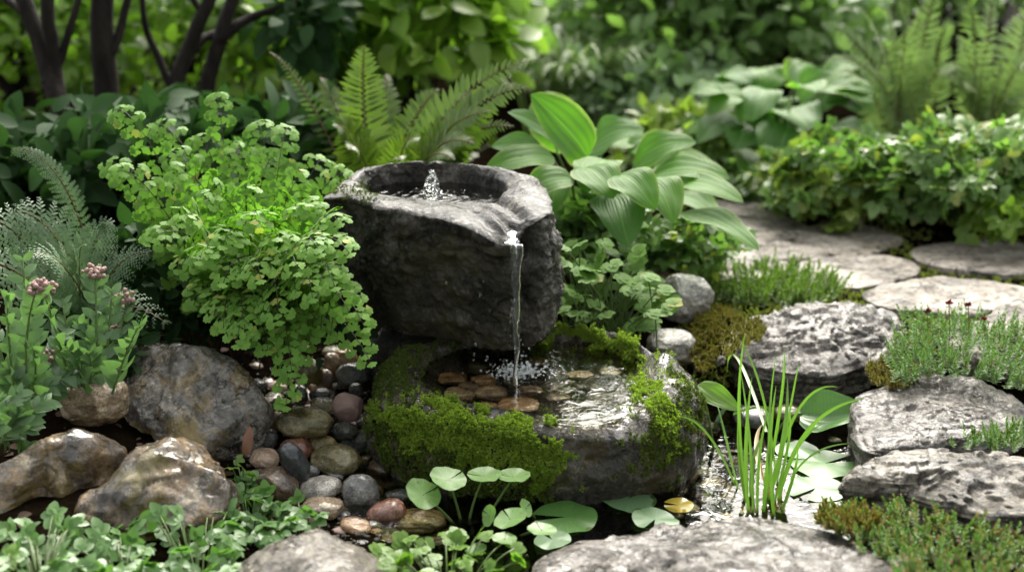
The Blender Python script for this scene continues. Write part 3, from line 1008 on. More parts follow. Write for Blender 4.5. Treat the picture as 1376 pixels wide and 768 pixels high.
for t in np.linspace(0.03, 1, 26):
    rings.append((ri * t, WL + 0.006 - 0.052 * (1 - t ** 5) - 0.008 * spill * t ** 4))
for t in np.linspace(0, 1, 26)[1:]:
    rr = ri + (ro - ri) * t
    z = (WL + 0.006 - 0.008 * spill) * (1 - t) + zo * t + (0.014 - 0.011 * frontal) * np.sin(np.pi * min(t * 1.1, 1)) * (1 - spill * 0.9) - 0.012 * t ** 6 - 0.006 * frontal * np.sin(np.pi * t)
    rings.append((rr, z))
zb = -0.055
for t in np.linspace(0, 1, 46)[1:]:
    bul = 1 + 0.055 * math.sin(np.pi * min(1, t * 1.25)) - 0.06 * t ** 2
    rings.append((ro * bul, (zo - 0.012) * (1 - t) + zb * t))
for t in np.linspace(1, 0.02, 8)[1:]:
    rings.append((ro * 0.94 * t, np.full(len(MA), zb)))
V, q, tri = ring_mesh(rings, PC, MA)


def pool_d(V, N):
    d = 0.009 * fbm(V * 13 + 2.2, 5) + 0.006 * (ridged(V * 11 + 9, 4) - 1.1)
    rad = np.hypot(V[:, 0] - PC[0], V[:, 1] - PC[1])
    inside = sstep(1.12, 0.95, rad / np.interp(np.arctan2(V[:, 1] - PC[1], V[:, 0] - PC[0]), MA, ri, period=2 * np.pi))
    return d * np.where(V[:, 2] > 0.05, 1 - 0.65 * inside, 1.0)


V = adisp(V, q, pool_d)
pool = thing("pool_stone", "low wide mossy stone hollowed into a pool that catches the falling water", "stone", (PC[0], PC[1], -0.055))
mb = MB()
mb.add(V, q)
mb.l.append(tri.ravel()); mb.t.append(np.full(len(tri), 3)); mb.m.append(np.zeros(len(tri), int))
stone_o = mb.build("stone", M['poolstone'], pool)
PV, PQ = V, q

# its water
mb = MB()
pm = np.linspace(-np.pi, np.pi, 145)[:-1]
rw = np.interp(pm, MA, ri * 1.05 + 0.0 * ri, period=2 * np.pi) + 0.03 * np.interp(pm, MA, spill, period=2 * np.pi)
Vw = [(PC[0], PC[1], WL)] + [(PC[0] + rw[i] * t * math.cos(pm[i]), PC[1] + rw[i] * t * math.sin(pm[i]), WL) for t in np.linspace(0.1, 1, 10) for i in range(144)]
Fw = [(0, 1 + i, 1 + (i + 1) % 144) for i in range(144)]
for k in range(9):
    Fw += [(1 + k * 144 + i, 1 + (k + 1) * 144 + i, 1 + (k + 1) * 144 + (i + 1) % 144, 1 + k * 144 + (i + 1) % 144) for i in range(144)]
mb.add(Vw, Fw)
HIT = P(694, 497, WL)
M['poolwater'] = water_mat('pool_water', (0.97, 0.95, 0.84), 0.38, 30, tuple(HIT - np.array([PC[0], PC[1], WL])))
tag(mb.build("pool_water", M['poolwater'], origin=(PC[0], PC[1], WL)), kind='structure')


def surf_samples(V, q, n, mask, seed=0):
    """n random points (and normals) on the quads whose centre passes mask"""
    r = np.random.default_rng(seed)
    c = V[q].mean(1)
    fn = np.cross(V[q[:, 2]] - V[q[:, 0]], V[q[:, 3]] - V[q[:, 1]])
    ar = np.linalg.norm(fn, axis=1)
    ok = mask(c, norm(fn))
    w = ar * ok
    k = r.choice(len(q), n, p=w / w.sum())
    a, b = r.random((2, n, 1))
    p = (V[q[k, 0]] * (1 - a) + V[q[k, 1]] * a) * (1 - b) + (V[q[k, 3]] * (1 - a) + V[q[k, 2]] * a) * b
    return p, norm(fn)[k], w.sum()


def moss(parent, mat, poly, n, seed, name="moss_patch", V=None, q=None, tl=(0.004, 0.008), lump=0.010, facing=True, edge=22):
    V = PV if V is None else V
    q = PQ if q is None else q
    poly = np.asarray(poly, float)
    camp = np.array([0, 0, CAM_H])

    def mask(c, nn, edge=edge):
        s = proj(c)
        jit = np.stack([noise3(c * 45 + 3), noise3(c * 45 + 31)], 1) * edge + np.stack([noise3(c * 140 + 3), noise3(c * 140 + 31)], 1) * edge * 0.4
        ok = inpoly(s + jit, poly)
        if facing: ok &= ((camp - c) * nn).sum(1) > -0.05
        return ok
    n = n // 2
    p, nn, area = surf_samples(V, q, n, mask, seed)
    p2, nn2, _a = surf_samples(V, q, n // 4, lambda c, nn: mask(c, nn, edge * 3.2), seed + 50)
    p, nn, thin = np.concatenate([p, p2]), np.concatenate([nn, nn2]), np.r_[np.ones(n), np.full(len(p2), 0.45)]
    n = len(p)
    # cushions: swell the moss in lumps, each tuft a little star of leaves
    cush = np.clip(0.55 + 0.9 * noise3(p * 42 + seed) + 0.4 * noise3(p * 95), 0, 1.4) * thin
    r = np.random.default_rng(seed + 1)
    up = norm(nn + np.array([0, 0, 0.55]) + rdir(n, r) * 0.25)
    base = p + up * (lump * cush * 0.75 + r.random(n) ** 2 * lump * 0.6)[:, None]
    b = MB()
    size = 0.62 * r.uniform(tl[0], tl[1], n) * (0.6 + 0.35 * cush)
    for k in range(15):
        dirn = norm(up * (0.9 if k % 3 else 0.25) + rdir(n, r) * 0.95)
        L = size * r.uniform(0.7, 1.1, n)
        b.inst(T_BLADE2, frames(dirn, rdir(n, r), L * 1.15, L, L), base + rdir(n, r) * 0.0008)
    kk = r.choice(n, n // 2)
    for k in range(5):
        b.inst(T_BLADE2, frames(norm(rdir(n, r) + up * 0.3), up, size * 1.6), p + up * (lump * cush * 0.4 * r.random(n))[:, None])
    o = b.build(name, mat, parent)
    return o


moss(pool, M['moss'], [(548, 556), (590, 542), (650, 556), (700, 564), (742, 580), (762, 610), (752, 640), (735, 655), (690, 640), (640, 625), (590, 612), (548, 595), (520, 575), (500, 552), (515, 542)], 12000, 1, tl=(0.003, 0.0062), lump=0.010)
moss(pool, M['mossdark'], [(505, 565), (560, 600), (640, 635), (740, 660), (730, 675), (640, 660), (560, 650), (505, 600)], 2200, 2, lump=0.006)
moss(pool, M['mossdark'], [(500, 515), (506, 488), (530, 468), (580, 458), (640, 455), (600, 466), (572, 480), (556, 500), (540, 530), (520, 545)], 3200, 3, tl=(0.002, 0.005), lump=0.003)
moss(pool, M['moss'], [(705, 440), (760, 428), (815, 440), (862, 468), (868, 490), (850, 478), (820, 466), (770, 456), (715, 456)], 3600, 4, tl=(0.003, 0.006), lump=0.011)
moss(pool, M['moss'], [(840, 512), (870, 510), (900, 530), (915, 560), (912, 600), (898, 610), (892, 575), (870, 545)], 1900, 5, tl=(0.003, 0.006), lump=0.007)
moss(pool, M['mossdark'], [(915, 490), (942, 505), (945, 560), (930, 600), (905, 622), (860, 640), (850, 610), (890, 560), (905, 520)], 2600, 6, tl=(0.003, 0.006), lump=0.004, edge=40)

# --- the carved basin
BC = P(590, 256, 0.37)
BOUT = [(430, 262, .38), (447, 252, .38), (475, 264, .378), (507, 276, .375), (549, 281, .372), (593, 289, .37), (625, 299, .365), (648, 308, .358), (670, 317, .350), (684, 312, .349),
        (692, 306, .366), (704, 301, .374), (722, 290, .378), (740, 258, .38), (727, 243, .38), (690, 232, .382), (640, 223, .385), (590, 219, .385), (540, 220, .385), (500, 228, .385), (465, 240, .382)]
BIN = [(487, 247, .375), (497, 236, .378), (530, 227, .38), (590, 225, .38), (650, 231, .38), (682, 243, .378), (678, 254, .379), (664, 262, .374), (652, 270, .362), (643, 275, .357), (625, 271, .36), (600, 266, .366), (568, 265, .37), (531, 263, .372), (507, 257, .374)]
bo, bz = outline(BOUT, BC, MA, 1.2)
bi, bzi = outline(BIN, BC, MA, 1.2)
sa = math.atan2(*(P(680, 310, .352) - BC)[[1, 0]])
th_in = math.atan2(*(P(648, 272, .356) - BC)[[1, 0]])


def channel(t):
    """the spill channel slants across the rim: gentle on its near side, steep against the tall corner"""
    dth = np.angle(np.exp(1j * (MA - (th_in + (sa - th_in) * t))))
    return np.exp(-(dth / np.where(dth > 0, 0.05, 0.16)) ** 2)


notch = channel(1.0)
BWL = 0.3545
hollow = np.exp(-((np.angle(np.exp(1j * (MA - sa + 0.12))) / 0.3) ** 2))
rings = []
for t in np.linspace(0.05, 0.9, 10):
    rings.append((bi * t * 0.95, np.full(len(MA), 0.285) + 0.01 * t))
for t in np.linspace(0, 1, 16):
    rings.append((bi * (0.9 + 0.1 * t ** 0.5), 0.295 * (1 - t) + (bzi - 0.006) * t - channel(0.0) * 0.008 * t))
for t in np.linspace(0, 1, 22)[1:]:
    z = bzi * (1 - t) + bz * t + 0.006 * math.sin(np.pi * t) - 0.006 * (1 - t) ** 4 - 0.007 * t ** 8
    rings.append((bi + (bo - bi) * t, z - channel(t) * (0.014 + 0.002 * t)))
sh = np.array([0.025, 0.01])
bz2 = bz - 0.007 - notch * 0.016
zbt = 0.152
for t in np.linspace(0, 1, 72)[1:]:
    h = 1 - t
    s = 0.845 + 0.155 * (1 - (1 - h) ** 2.6) + 0.012 * math.sin(np.pi * h)
    s = s - 0.05 * max(0, t - 0.86) / 0.14
    s = s - 0.10 * hollow * min(1, t * 9) * (1 - t ** 3)
    rings.append((bo * s, bz2 * (1 - t) + zbt * t))
for t in np.linspace(1, 0.03, 8)[1:]:
    rings.append((bo * 0.79 * t, np.full(len(MA), zbt)))
V, q, tri = ring_mesh(rings, BC, MA)
hh = np.clip((0.37 - V[:, 2]) / 0.22, 0, 1)
rad = np.hypot(V[:, 0] - BC[0], V[:, 1] - BC[1])
outer = sstep(0.98, 1.02, rad / np.interp(np.arctan2(V[:, 1] - BC[1], V[:, 0] - BC[0]), MA, (bi + bo) / 2 * 1.0, period=2 * np.pi))
V[:, 0] += sh[0] * hh * outer
V[:, 1] += sh[1] * hh * outer


def basin_d(V, N):
    side = 1 - np.clip(N[:, 2], 0, 1)
    d = 0.012 * fbm(V * 9 + 5.5, 3) + 0.006 * fbm(V * 30 + 1, 4) + 0.0035 * (ridged(V * 55 + 4, 3) - 1)
    ck = np.floor((fbm(V * np.array([6, 6, 11.0]) + 8, 3) + 0.15 * fbm(V * 30, 2)) * 4.5) / 4.5
    d = d * (0.3 + 0.7 * side) + 0.007 * ck * side
    ins = (np.hypot(V[:, 0] - BC[0], V[:, 1] - BC[1]) < 0.13)
    return np.where(ins, d * 0.25, d)


V = adisp(V, q, basin_d)
basin = thing("stone_basin", "tall dark rough-hewn stone basin brimming with water, above the mossy pool stone", "basin", (BC[0] + .02, BC[1], zbt))
mb = MB()
mb.add(V, q)
mb.l.append(tri.ravel()); mb.t.append(np.full(len(tri), 3)); mb.m.append(np.zeros(len(tri), int))
mb.build("bowl", M['basin'], basin)
BV, BQ = V, q
moss(basin, M['mossdark'], [(430, 262), (447, 250), (480, 246), (510, 256), (500, 268), (470, 262), (445, 262)], 700, 7, tl=(0.002, 0.004), lump=0.002, V=BV, q=BQ)

mb = MB()
rw = np.interp(pm, MA, bi * 1.03, period=2 * np.pi)
Vw = [(BC[0], BC[1], BWL)] + [(BC[0] + rw[i] * t * math.cos(pm[i]), BC[1] + rw[i] * t * math.sin(pm[i]), BWL) for t in np.linspace(0.1, 1, 10) for i in range(144)]
mb.add(Vw, Fw)
JET = P(581, 266, BWL)
M['basinwater'] = water_mat('basin_water', (0.62, 0.63, 0.5), 0.4, 26, tuple(JET - np.array([BC[0], BC[1], BWL])))
tag(mb.build("basin_water", M['basinwater'], origin=(BC[0], BC[1], BWL)), kind='structure')

# --- bubbling jet in the basin: a lumpy little column of clear water
mb = MB()
hgt = 0.047
jr = np.random.default_rng(5)
D, Fc = ico(5)
nj, sj = 40, 36
tj = np.linspace(0, 1, nj)
aj = np.arange(sj) / sj * 2 * np.pi
Vj = []
for t in tj:
    r0 = 0.0155 * (1 - t) ** 0.6 * (0.85 + 0.15 * math.cos(t * 9)) + 0.0015
    pj = np.stack([np.cos(aj), np.sin(aj), aj * 0 + t * 3.0], 1)
    rr_ = r0 * (1 + 0.3 * noise3(pj * 2.2 + 3) + 0.16 * noise3(pj * 5.5))
    Vj.append(np.stack([JET[0] + rr_ * np.cos(aj), JET[1] + rr_ * np.sin(aj), np.full(sj, JET[2] - 0.002 + hgt * t)], 1))
Fj = [(i * sj + j, i * sj + (j + 1) % sj, (i + 1) * sj + (j + 1) % sj, (i + 1) * sj + j) for i in range(nj - 1) for j in range(sj)]
Fj += [tuple(range(sj))[::-1], tuple((nj - 1) * sj + j for j in range(sj))]
mb.add(np.concatenate(Vj), Fj)
for k in range(70):
    a_, q_ = jr.uniform(0, 6.28), jr.random()
    rr_ = 0.016 * (1 - q_) ** 0.8 + 0.002
    mb.add(JET + np.array([math.cos(a_) * rr_, math.sin(a_) * rr_, hgt * q_]) + ico(2)[0] * jr.uniform(0.0008, 0.0022), ico(2)[1])
tag(mb.build("water_jet", M['jet'], origin=JET), "small bubbling jet of clear water rising in the stone basin", "water jet")

# --- water running over the lip and falling into the pool
def rim_at(th, s_):
    f = lambda arr: np.interp(th, MA, arr, period=2 * np.pi)
    nn_ = f(channel(s_))
    z = f(bzi) * (1 - s_) + f(bz) * s_ + 0.006 * math.sin(np.pi * s_) - 0.006 * (1 - s_) ** 4 - 0.007 * s_ ** 8 - nn_ * (0.014 + 0.002 * s_)
    return f(bi) + (f(bo) - f(bi)) * s_, z


from mathutils.kdtree import KDTree
_top = np.nonzero(BV[:, 2] > 0.30)[0]
kd = KDTree(len(_top))
for i_ in _top: kd.insert((BV[i_, 0], BV[i_, 1], 0), int(i_))
kd.balance()
_r, _z = rim_at(sa, 1.0)
LIPZ = float(np.mean([BV[q2][2] for (_c, q2, _d) in kd.find_n((BC[0] + _r * math.cos(sa), BC[1] + _r * math.sin(sa), 0), 6) if BV[q2][2] > _z - 0.012])) + 0.003
LIPZ = min(LIPZ, BWL - 0.001)
rows, cols_ = 46, 13
Vs = np.zeros((rows, cols_, 3))
dirs = np.array([math.cos(sa), math.sin(sa)])
for i in range(rows):
    t = min(1.0, i / 35)
    s_ = -0.12 + 1.12 * t
    over = max(0, i - 35) / 10          # rows beyond the lip bend down into the fall
    thc = th_in + (sa - th_in) * max(0, s_)
    wth = (0.20 * (1 - t) ** 1.5 + 0.065) * (1 - 0.45 * over)
    for j in range(cols_):
        u = j / (cols_ - 1) * 2 - 1
        th = thc + wth * u
        r_, z = rim_at(th, min(max(s_, 0), 1))
        if s_ < 0: r_ = r_ * (1 + s_ * 0.6)
        x, y = BC[0] + r_ * math.cos(th), BC[1] + r_ * math.sin(th)
        if over > 0:
            x, y = np.array([x, y]) + dirs * 0.006 * over ** 0.6
            zz = Vs[35, j, 2] - 0.022 * over ** 1.6
        elif s_ <= 0:
            zz = BWL + 0.001
        else:
            zz = (BWL + 0.001) * (1 - t ** 3) + LIPZ * t ** 3      # level water that the channel walls stand out of
        Vs[i, j] = (x, y, zz)
for _ in range(3):
    Vs[1:-1, :, 2] = (Vs[:-2, :, 2] + 2 * Vs[1:-1, :, 2] + Vs[2:, :, 2]) / 4
Vs[:, :, 2] += 0.0012 * noise3(Vs.reshape(-1, 3) * 70).reshape(rows, cols_)
stream = thing("water_stream", "thin clear stream of water spilling over the basin lip and falling into the pool", "water stream", (Vs[-1, 6, 0], Vs[-1, 6, 1], WL))
M['lipwater'] = water_mat('lip_water', (0.93, 0.93, 0.88), 0.9, 110, dist=0.004, rough=0.16)
mb = MB()
mb.add(Vs.reshape(-1, 3), [(i * cols_ + j, i * cols_ + j + 1, (i + 1) * cols_ + j + 1, (i + 1) * cols_ + j) for i in range(rows - 1) for j in range(cols_ - 1)])
mb.build("lip_film", M['lipwater'], stream)
mb = MB()
top_end = Vs[38, cols_ // 2].copy()
# the free fall: a twisting tapering rope of water
end = np.array([*P(693, 494, WL)[:2], WL])
end[1] = min(end[1], top_end[1] - 0.012)
n = 90
t = np.linspace(0, 1, n)
z0 = top_end[2] + 0.001
pts = np.stack([top_end[0] + (end[0] - top_end[0]) * t ** 0.6, top_end[1] + (end[1] - top_end[1]) * t ** 0.5 - 0.0, z0 + (end[2] - z0) * t], 1)
pts[:, 0] += 0.0016 * np.sin(t * 19) * t ** 0.5
ring = []
seg = 14
for i in range(n):
    ra = 0.0055 * (1 - t[i]) ** 1.6 + 0.0036 + 0.0011 * math.sin(t[i] * 29) + 0.0008 * t[i] ** 6
    rb = 0.0028 + 0.0007 * math.cos(t[i] * 33)
    tw = 1.6 * t[i] * math.sin(t[i] * 5)
    aa = np.arange(seg) / seg * 2 * np.pi
    cx, cy = ra * np.cos(aa), rb * np.sin(aa)
    wob = 1 + 0.14 * noise3(np.stack([np.cos(aa) * 1.2, np.sin(aa) * 1.2, aa * 0 + t[i] * 22], 1))
    ring.append(np.stack([pts[i, 0] + (cx * math.cos(tw) - cy * math.sin(tw)) * wob, pts[i, 1] + (cx * math.sin(tw) + cy * math.cos(tw)) * wob, np.full(seg, pts[i, 2])], 1))
Ff = [(i * seg + j, i * seg + (j + 1) % seg, (i + 1) * seg + (j + 1) % seg, (i + 1) * seg + j) for i in range(n - 1) for j in range(seg)]
Ff += [tuple(range(seg))[::-1], tuple((n - 1) * seg + j for j in range(seg))]
mb.add(np.concatenate(ring), Ff)
mb.build("falling_strand", M['glass'], stream)
mb = MB()
for k in range(46):
    tt = jr.uniform(0.25, 1) ** 0.7
    c = np.array([np.interp(tt, t, pts[:, 0]), np.interp(tt, t, pts[:, 1]), np.interp(tt, t, pts[:, 2])])
    c = c + jr.normal(size=3) * np.array([0.006, 0.004, 0.0]) * (0.4 + tt)
    mb.add(c + ico(2)[0] * jr.uniform(0.0006, 0.0017) * np.array([1, 1, 1.6]), ico(2)[1])
mb.build("spray", M['glass'], stream)

# splash and drops
mb = MB()
D3, F3 = ico(3)
for k in range(380):
    a_, rr_ = jr.uniform(0, 6.28), abs(jr.normal()) * 0.021
    c = np.array([HIT[0] + math.cos(a_) * rr_ * 1.5 + 0.008, HIT[1] + math.sin(a_) * rr_ - 0.008, WL + 0.0005])
    s = jr.uniform(0.0008, 0.0034) * math.exp(-rr_ * 12)
    if jr.random() < 0.12: c[2] += jr.uniform(0.004, 0.02)
    mb.add(c + D3 * s * np.array([1, 1, 0.8]), F3)
tag(mb.build("splash", M['foam'], origin=HIT), "froth of bubbles and drops where the stream strikes the pool", "splash", kind='stuff')
mb = MB()
c0 = P(641, 452, .15)
zt = np.linspace(0, 1, 12)
mb.tube(np.stack([np.full(12, c0[0]), np.full(12, c0[1]), 0.158 - 0.022 * zt], 1), 0.0012 + 0.0008 * np.abs(np.sin(zt * 9)), 8)
tag(mb.build("water_drip", M['glass'], origin=c0), "short thread of water dripping from the underside of the basin", "water drip")
for k, (px, py) in enumerate([(639, 462), (637, 476), (636, 484), (655, 480), (600, 300 + 80), (650, 378), (645, 396), (655, 330), (664, 318)]):
    c = PY(px, py, 2.075)
    mb = MB()
    mb.add(c + ico(3)[0] * jr.uniform(0.001, 0.002) * np.array([1, 1, 1.5]), ico(3)[1])
    tag(mb.build("water_drop", M['glass'], origin=c), "tiny drop of water in the air in front of the basin", "water drop", "drops falling in front of the stone basin")

# ------------------------------------------------------------------ stones lying in the pool stone's water
PF = "stones under the water of the pool stone"
for px, py, w, h, cl, lab in [
    (608, 509, 40, 16, 'orange', "orange stone farthest to the side under the pool water, by the mossy rim"),
    (650, 511, 36, 16, 'orange', "orange stone beside the splash under the pool water"),
    (632, 519, 34, 15, 'brown', "brown stone between the orange ones under the pool water"),
    (644, 492, 44, 20, 'olive', "olive slate piece deepest in the shade under the pool water"),
    (617, 531, 44, 20, 'tan', "pale tan split stone under the pool water, next to the front moss"),
    (660, 529, 44, 20, 'tan', "ribbed tan stone in the middle row under the pool water"),
    (656, 545, 28, 11, 'orange', "small orange stone at the front rim under the pool water"),
    (698, 544, 58, 19, 'orange', "long orange tan stone at the front rim under the pool water"),
    (712, 527, 38, 16, 'brown', "dark brown stone in front of the splash under the pool water"),
    (780, 504, 36, 13, 'tan', "tan stone on the sunny side of the splash under the pool water"),
    (720, 486, 40, 11, 'brown', "flat brown stone behind the splash under the pool water"),
    (690, 512, 30, 13, 'olive', "olive stone straight under the falling stream"),
    (750, 535, 34, 13, 'brown', "brown stone near the wet spill lip under the pool water"),
    (822, 500, 34, 12, 'olive', "olive stone at the far bright side under the pool water"),
]:
    pebble(px, py, w, h * 1.1, cl, lab, zb=0.092, group=PF, n=2.8, cuts=5)

# ------------------------------------------------------------------ pebble bed on the left of the pool stone
for px, py, w, h, cl, lab, kw in [
    (411, 566, 82, 42, 'olive', "broad olive pebble with a grey cap, under the lowest maidenhair frond", dict(zb=.03)),
    (432, 545, 38, 24, 'olive', "small mossy pebble tucked behind the broad olive one", dict(zb=.03)),
    (372, 566, 26, 28, 'tan', "light brown pebble squeezed between the grey boulder and the broad olive pebble", {}),
    (430, 530, 30, 20, 'black', "small glossy black pebble under the maidenhair fern", dict(zb=.04)),
    (420, 521, 13, 11, 'orange', "tiny orange chip on the black pebble", dict(zb=.06)),
    (463, 487, 38, 44, 'orange', "upright orange brown pebble in the shade below the basin", dict(zb=.03)),
    (475, 504, 48, 36, 'darkgreen', "dark green pebble leaning on the upright orange one", dict(zb=.03)),
    (467, 546, 42, 40, 'pink', "pinkish cone-shaped pebble beside the pool stone", dict(tilt=20, zb=.02)),
    (415, 502, 38, 42, 'olive', "dark lichen-crusted stone behind the hanging frond", dict(zb=.04)),
    (464, 580, 36, 28, 'darkgreen', "smooth dark green pebble below the pinkish one", {}),
    (487, 595, 24, 32, 'darkgreen', "speckled green-grey pebble standing against the front moss", dict(tilt=30)),
    (486, 570, 16, 13, 'darkgreen', "tiny dark pebble between the pinkish one and the moss", {}),
    (361, 590, 24, 30, 'grey', "pale grey pebble at the foot of the grey boulder", dict(tilt=20)),
    (398, 604, 46, 34, 'redbrown', "brick red pebble half under the long black one", {}),
    (396, 620, 34, 58, 'black', "long black pebble tilted across the brick red one", dict(tilt=-28, zb=.02)),
    (434, 597, 40, 28, 'yellow', "mottled yellow pebble behind the large grey-brown one", {}),
    (451, 618, 72, 46, 'olive', "large grey-brown pebble with a flat glossy face, middle of the pebble bed", {}),
    (355, 616, 42, 29, 'beige', "round beige pebble with a crease, beside the dead leaf", {}),
    (370, 652, 66, 50, 'brown', "big brown pebble sloping down behind the creeping plant", dict(tilt=28)),
    (395, 650, 28, 22, 'black', "round shiny black pebble beneath the long black one", {}),
    (430, 656, 60, 34, 'palegrey', "pale cream and grey mottled pebble in front of the large grey-brown one", dict(tilt=-10)),
    (434, 683, 58, 32, 'tan', "lumpy tan pebble between the pale mottled one and the near boulder", dict(n=2.6)),
    (483, 664, 54, 56, 'grey', "shiny wet grey pebble standing in the water's edge", dict(zb=-.02)),
    (520, 636, 58, 46, 'brown', "craggy olive brown pebble touching the pool stone's dark foot", dict(n=2.8, amp=.1, cuts=6)),
    (536, 667, 40, 24, 'darkgreen', "flat blackish pebble with a white glint behind the pennywort", dict(zb=-.015)),
    (518, 691, 58, 40, 'redbrown', "smooth chestnut pebble leaning on the wet grey one", dict(tilt=-24, zb=-.02)),
    (563, 699, 74, 34, 'tan', "long smooth tan-brown pebble below the pennywort leaves", dict(zb=-.02)),
    (478, 708, 46, 28, 'orange', "salmon orange pebble behind the near boulder", dict(tilt=12, zb=-.01)),
    (527, 722, 50, 26, 'darkgreen', "dark olive pebble half hidden by the bright lobed plant", dict(zb=-.02)),
    (586, 720, 66, 24, 'brown', "flat brown pebble in the shade under the pennywort stems", dict(zb=-.03)),
    (478, 526, 20, 24, 'darkgreen', "little dark round pebble under the dark green one", dict(zb=.02)),
    (404, 532, 20, 30, 'darkgreen', "narrow dark pebble beside the hanging frond tip", dict(zb=.03)),
    (438, 510, 20, 28, 'brown', "narrow brown pebble in the gap behind the black one", dict(zb=.03)),
    (492, 618, 18, 14, 'tan', "tiny tan pebble beside the large grey-brown one", {}),
    (393, 580, 26, 18, 'brown', "little brown pebble under the front edge of the broad olive one", dict(zb=.01)),
    (345, 640, 26, 20, 'brown', "small brown pebble under the beige one", {}),
    (450, 640, 26, 16, 'grey', "small grey pebble under the large grey-brown one", {}),
    (505, 660, 22, 20, 'brown', "small brown pebble between the wet grey and the craggy one", dict(zb=-.02)),
    (460, 694, 24, 16, 'grey', "small grey pebble at the salmon one's side", dict(zb=-.01)),
    (552, 674, 28, 18, 'brown', "small brown pebble behind the long tan-brown one", dict(zb=-.025)),
    (418, 632, 26, 18, 'grey', "small grey pebble between the long black and the large grey-brown one", {}),
    (446, 486, 22, 26, 'tan', "dull tan pebble deep in the shade under the maidenhair fern", dict(zb=.05)),
    (497, 478, 26, 22, 'darkgreen', "dark stone in the shade where basin and pool stone meet", dict(zb=.05)),
    (350, 572, 24, 20, 'brown', "dark brown pebble in the cleft beside the grey boulder", dict(zb=.01)),
]:
    if cl: pebble(px, py, w, h, cl, lab, **kw)

# small dark fillers seen only in the gaps
fr = np.random.default_rng(21)
cnt = 0
while cnt < 150:
    px, py = fr.uniform(340, 620), fr.uniform(470, 735)
    if py < 470 + (px - 480) * 0.9 or (py < 640 and px > 500): continue
    g = G(px, py)
    w = fr.uniform(18, 36)
    pebble(px, py, w, w * fr.uniform(0.6, 0.8), ['darkgreen', 'brown', 'tan', 'grey', 'brown', 'olive', 'pink'][cnt % 7], "small pebble wedged low in a gap of the pebble bed",
           zb=g[2] - 0.014, level=4, group="filler pebbles low in the pebble bed")
    cnt += 1

# coarse grit between the pebbles
mb = MB()
ng = 1400
gp_ = np.array([G(x, y) for x, y in zip(fr.uniform(330, 640, 260), fr.uniform(480, 740, 260))])
gp_ = gp_[fr.integers(0, len(gp_), ng)] + fr.normal(size=(ng, 3)) * [0.018, 0.018, 0]
gp_[:, 2] = ground_z(gp_[:, 0], gp_[:, 1]) + 0.001
D1, F1 = ico(1)
mb.inst((D1 * np.array([1, 0.85, 0.6]) * (1 + 0.2 * noise3(D1 * 2 + 4))[:, None], [tuple(f) for f in F1], np.zeros((len(D1), 2))), frames(rdir(ng, fr) * [1, 1, .3], rdir(ng, fr) + UPZ * 1.5, fr.uniform(0.0015, 0.005, ng)), gp_)
tag(mb.build("grit", M['grit']), "coarse brown grit between the pebbles", "grit", kind='stuff')

# pebbles under the pond water, right of the pool stone
for px, py, w, h, cl, lab in [
    (911, 637, 54, 30, 'tan', "largest tan brown pebble under the pond water beside the pool stone"),
    (880, 643, 22, 16, 'redbrown', "round red brown pebble under the pond water against the pool stone"),
    (942, 618, 22, 16, 'olive', "round green pebble under the pond water beside the grass"),
    (902, 657, 44, 16, 'tan', "flat tan pebble in front of the largest one under the pond water"),
    (917, 610, 24, 14, 'olive', "small olive pebble at the pool stone's far foot"),
    (905, 622, 38, 13, 'darkgreen', "flat dark pebble behind the largest tan one in the pond"),
    (883, 668, 28, 20, 'orange', "orange tan pebble at the edge of the lily pads"),
    (864, 651, 28, 14, 'redbrown', "flat red brown pebble just behind the notched lily pad"),
    (924, 646, 22, 10, 'palegrey', "pale sliver of a pebble beside the largest tan one in the pond"),
    (945, 634, 34, 16, 'darkgreen', "dark green flat pebble near the grass roots"),
    (965, 600, 40, 20, 'olive', "dim olive pebble behind the grass in the pond"),
    (960, 650, 36, 18, 'brown', "brown pebble under the bright ripples in the pond"),
    (1000, 620, 40, 20, 'brown', "brown pebble under water between the grass blades"),
    (840, 660, 26, 12, 'brown', "brown pebble at the waterline of the pool stone"),
    (985, 590, 30, 20, 'orange', "amber pebble behind the grass under the arrow-shaped leaf"),
    (950, 575, 34, 22, 'grey', "grey stone at the back of the pond under the arrow-shaped leaf"),
    (1010, 560, 50, 30, 'grey', "wet grey stone at the back of the pond behind the grass"),
    (1060, 555, 44, 24, 'olive', "dim olive stone under the overhang of the layered bank rock"),
]:
    c = P(px, py, -0.02)
    pebble(px, py, w, h, cl, lab, zb=max(gz(c[0], c[1]) - 0.004, -0.062), group="pebbles under the pond water")
for k in range(60):
    px, py = fr.uniform(840, 1130), fr.uniform(590, 700)
    g = G(px, py)
    w = fr.uniform(18, 34)
    pebble(px, py, w, w * 0.5, ['brown', 'olive', 'tan', 'darkgreen'][k % 4], "small submerged pebble on the pond floor", zb=g[2] - 0.006, level=3, group="filler pebbles on the pond floor")

